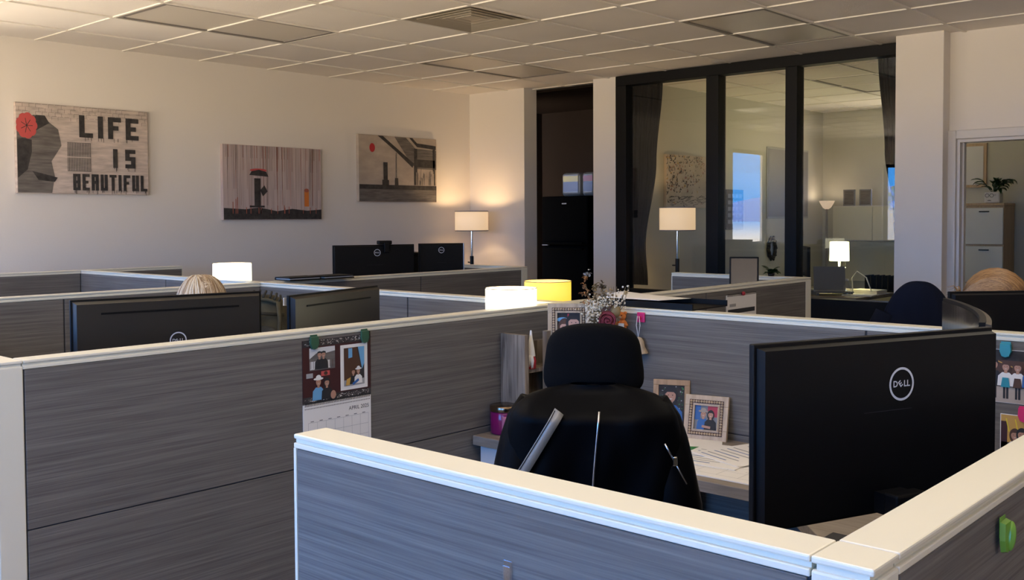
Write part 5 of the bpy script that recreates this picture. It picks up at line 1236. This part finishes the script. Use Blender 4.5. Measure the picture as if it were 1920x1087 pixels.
clip('teal clip above the photo of costumed people', (PX, .827, 1.142), -PI/2, M_teal); clip('raspberry pink clip above the golden group photo', (PX, .778, .967), -PI/2, M_pink)
clip('lime green clip on the near face of the right cubicle wall', (1.268, .3603, 1.132), 0, M_lime, .026, .040)
mb = MB(); mb.ball((1.277, .348, 1.132), (.007, .006, .018), M_lime, 12, 8, M=None); o_ = mb.build('magnetic_clip', None, (1.277, .348, 1.132)); o_.rotation_euler = (0, .25, 0); tag(o_, 'pale lime lever standing off the lime green clip', 'clip')
t = thing('adhesive_hook', 'clear plastic adhesive hook on the nearest cubicle wall', 'hook', (.8955, .8145, 1.06))
mb = MB(); mb.box((-.0025, -.007, -.04), (-.0004, .007, .036), M_clear, .0008); mb.build('backing_strip', t)
mb = MB(); mb.box((-.005, -.0062, -.04), (-.0026, .0062, .030), M_clear, .001); mb.tube([(-.004, 0, -.035), (-.014, 0, -.04), (-.014, 0, -.028)], .004, M_clear, 8); mb.build('hook_arm', t)
mb = MB(); mb.box((-.013, -.0012, -.014), (.013, .0012, .014), M_paper); o_ = mb.build('sticky_note', None); o_.location = (2.103, 2.985, 1.222); o_.rotation_euler = (0, .05, .3); tag(o_, 'white sticky note on the edge of the tilted bronze monitor', 'note')

# backpack in the corner of the second cubicle
t = thing('backpack', 'olive green backpack standing in the cubicle corner behind the bronze monitor', 'backpack', (2.74, 4.08, DZ+.0005), math.radians(-50))
M_olive = mat('olive_canvas', (0.060, 0.050, 0.024, 1), 0.85, bump=.5, bscale=300, var=.35, vscale=(14, 14, 14)); M_olived = mat('olive_dark', (0.028, 0.026, 0.018, 1), 0.9); M_canvg = mat('grey_canvas', (0.055, 0.055, 0.048, 1), 0.9, var=.4, vscale=(20, 20, 20))
def sq(v, e): return math.copysign(abs(v)**e, v)
mb = MB()
def bag(u, v):
    th = 2*PI*u; ph = PI*(v-.5); cx = abs(math.cos(ph))**.45; z = .19+.19*sq(math.sin(ph), .6)
    tpr = 1-.35*max(0, (z-.22)/.16)**2; n = 1+.05*mnoise.noise(Vector((math.cos(th)*3, math.sin(th)*3, z*12)))
    return (sq(math.cos(th), .7)*cx*.15*tpr*n, sq(math.sin(th), .7)*cx*.10*tpr*n, z+.01)
mb.grid(bag, 40, 24, M_olive, wrap=True); mb.build('main_compartment', t)
mb = MB()
def pk(u, v): 
    th = 2*PI*u; ph = PI*(v-.5); cx = abs(math.cos(ph))**.5; return (sq(math.cos(th), .6)*cx*.115, -.095+sq(math.sin(th), .7)*cx*.04, .14+.11*sq(math.sin(ph), .6))
mb.grid(pk, 32, 18, M_canvg, wrap=True); mb.build('front_pocket', t)
mb = MB()
for q in (-1, 1):
    mb.tube([(q*.10, -.085, .36), (q*.12, -.13, .28), (q*.115, -.135, .16), (q*.10, -.11, .05)], .010, M_olive, 8)
mb.tube([(-.13, -.09, .30), (0, -.135, .315), (.13, -.09, .30)], .008, M_olived, 8); mb.box((-.02, -.150, .22), (.02, -.138, .30), M_olive, .004); mb.build('straps', t)
mb = MB()
for k in range(9): a = -1.0+2.0*k/8; mb.tube([(math.sin(a)*.12, -.075-.01*(k % 2), .335+.05*math.cos(a)), (math.sin(a)*.125, -.062, .35+.05*math.cos(a)), (math.sin(a)*.115, -.03, .36+.05*math.cos(a))], .006, M_olived, 6)
mb.tube([(math.sin(-1+2*k/10)*.12, -.08, .325+.05*math.cos(-1+2*k/10)) for k in range(11)], .009, M_olive, 8); mb.build('zip_webbing', t)

# things lying on the partition caps
t = thing('letter_tray', 'black letter tray with a white sheet resting on the cubicle wall', 'tray', (3.09, 2.06, PT+.0008))
mb = MB(); mb.box((-.10, -.21, 0), (.14, .19, .004), M_black); mb.box((-.10, -.21, .004), (-.094, .19, .022), M_black); mb.box((.134, -.21, .004), (.14, .19, .022), M_black); mb.box((-.094, .184, .004), (.134, .19, .022), M_black); mb.build('tray_body', t)
mb = MB(); 
def pap(u, v): return (-.085+.22*u, -.06+.25*v, .026+.018*math.sin(PI*u*.9)*v-.006*u)
mb.grid(pap, 10, 8, M_paper); o_ = mb.build('paper_sheet', None, None, solid=.0008); o_.location = (3.09, 2.06, PT+.0020); tag(o_, 'curled white sheet lying on the black letter tray', 'paper')
for k, (lab, x0, x1, y0, y1, zz) in enumerate((('flat black folder lying on the far cubicle wall, left one', 3.115, 3.32, 4.38, 4.52, .0), ('flat black folder lying on the far cubicle wall, right one', 3.325, 3.53, 4.36, 4.50, .0))):
    t = thing('document_folder', lab, 'folder', ((x0+x1)/2, (y0+y1)/2, PT+.0008))
    hx, hy = (x1-x0)/2, (y1-y0)/2
    mb = MB(); mb.box((-hx, -hy, 0), (hx, hy, .006), M_black, .0015); mb.box((-hx, -hy+.005, .012), (hx, hy-.002, .018), M_black, .0015); mb.box((-hx, hy-.006, .006), (hx, hy, .012), M_black); mb.build('cover', t)
    mb = MB(); mb.box((-hx+.006, -hy+.008, .0062), (hx-.006, hy-.007, .0118), M_grey); mb.build('sheets', t)
t = thing('tablet', 'dark framed brown tablet propped up behind the spiral calendar wall', 'tablet', (4.655, 2.57, DZ+.001), math.radians(-62))
T = Matrix.Translation((0, 0, .33)) @ Matrix.Rotation(-.22, 4, 'X')
mb = MB(); mb.box((-.075, -.006, 0), (.075, .010, .215), M_black, .004, M=T); mb.build('tablet_body', t)
M_brscr = mat('brown_screen', (0.07, 0.045, 0.03, 1), 0.25); mb = MB(); mb.box((-.066, -.0075, .010), (.066, -.0062, .205), M_brscr, M=T); mb.build('screen', t)
mb = MB(); mb.box((-.06, -.05, 0), (.06, .09, .012), M_black, .003); mb.box((-.02, .0, .012), (.02, .02, .36), M_black); mb.build('stand', t)
t = thing('small_plant', 'tiny green leafed plant standing on the short cubicle wall', 'plant', (5.05, 2.62, PT+.0005))
mb = MB(); mb.lathe([(0, 0), (.016, 0), (.020, .014), (.017, .014), (0, .012)], (0, 0, 0), M_steelblk, 20); mb.build('pot', t)
mb = MB()
for k in range(14): az = R.uniform(0, 6.3); leaf(mb, (0, 0, .012), az, R.uniform(.25, 1.0), R.uniform(.04, .075), .016, M_leaf, .5)
mb.build('foliage', t)
t = thing('storage_box', 'black box on the desk at the foot of the corner floor lamp', 'box', (4.78, 5.32, DZ+.0005))
mb = MB(); mb.box((-.13, -.1, 0), (.13, .1, .49), M_black, .006); mb.build('box_body', t)
mb = MB(); mb.box((-.134, -.104, .4905), (.134, .104, .51), M_black, .004); mb.build('lid', t)

# ------------------------------------------------------------------ outdoors, reflected in the glass
def ridge(label, org, u, W, H, depth, seed):
    mb = MB(); org = Vector(org); u = Vector(u); n = Vector((-u.y, u.x, 0))
    def f(a, b_):
        h = (.55+.25*math.sin(a*9+seed)+.2*math.sin(a*23+2*seed)+.10*mnoise.noise(Vector((a*30, b_*5, seed))))*math.sin(PI*b_)**1.0*H*min(1, 8*a, 8*(1-a)); return org+u*(W*(a-.5))+n*(depth*(b_-.5))+Vector((0, 0, h-.3))
    mb.grid(f, 120, 12, M_mount); o_ = mb.build('mountain', None); tag(o_, label, 'mountain')
ridge('hazy blue mountain ridge beyond the left wall window', (0, 420, 0), (1, 0, 0), 700, 17, 90, 1.0); ridge('hazy blue mountain ridge beyond the front windows', (-420, 60, 0), (0, 1, 0), 700, 17, 90, 2.4)
def tree(label, x, y, h, seed):
    t = thing('tree', label, 'tree', (x, y, -.25), 0, 'trees along the parking lot'); R2 = random.Random(seed); mb = MB(); mb.tube([(0, 0, 0), (.05, 0, h*.35), (0, .05, h*.7)], [.12, .09, .04], M_brown, 8); mb.build('trunk', t)
    mb = MB()
    for k in range(260):
        a = R2.uniform(0, 6.3); q = R2.random()**.5*h*.38; z = h*(.35+.6*R2.random()); leaf(mb, (q*math.cos(a), q*math.sin(a), z), R2.uniform(0, 6.3), R2.uniform(-.3, 1.2), h*.09, h*.022, M_tree, .5)
    mb.build('crown', t)
for k in range(9): tree('dry leafy tree at the edge of the parking lot outside', -6+k*3.1, 34+.8*(k % 2), R.uniform(2.3, 2.7), k)
for k in range(6): tree('dry leafy tree outside the front windows', -27.5+.5*(k % 2), 0+k*4.0, R.uniform(3.0, 3.6), 40+k)
for (x0, x1, y0, y1, h, lab) in ((-8, 1.1, 25, 30, 1.1, 'low white building outside at left of the block'), (1.3, 4.8, 24, 31, 1.55, 'taller white block outside the left wall window'), (5.0, 14, 25.5, 30, 1.15, 'low white building outside at right of the block'), (-24, -20, 3, 16, 1.6, 'white storage building outside the front windows')):
    t = thing('building', lab, 'building', ((x0+x1)/2, (y0+y1)/2, -.25)); hx, hy = (x1-x0)/2, (y1-y0)/2
    mb = MB(); mb.box((-hx, -hy, 0), (hx, hy, h+.25), M_outw); mb.build('wall', t); mb = MB(); mb.box((-hx-.05, -hy-.05, h+.2505), (hx+.05, hy+.05, h+.40), M_outw); mb.build('parapet', t)
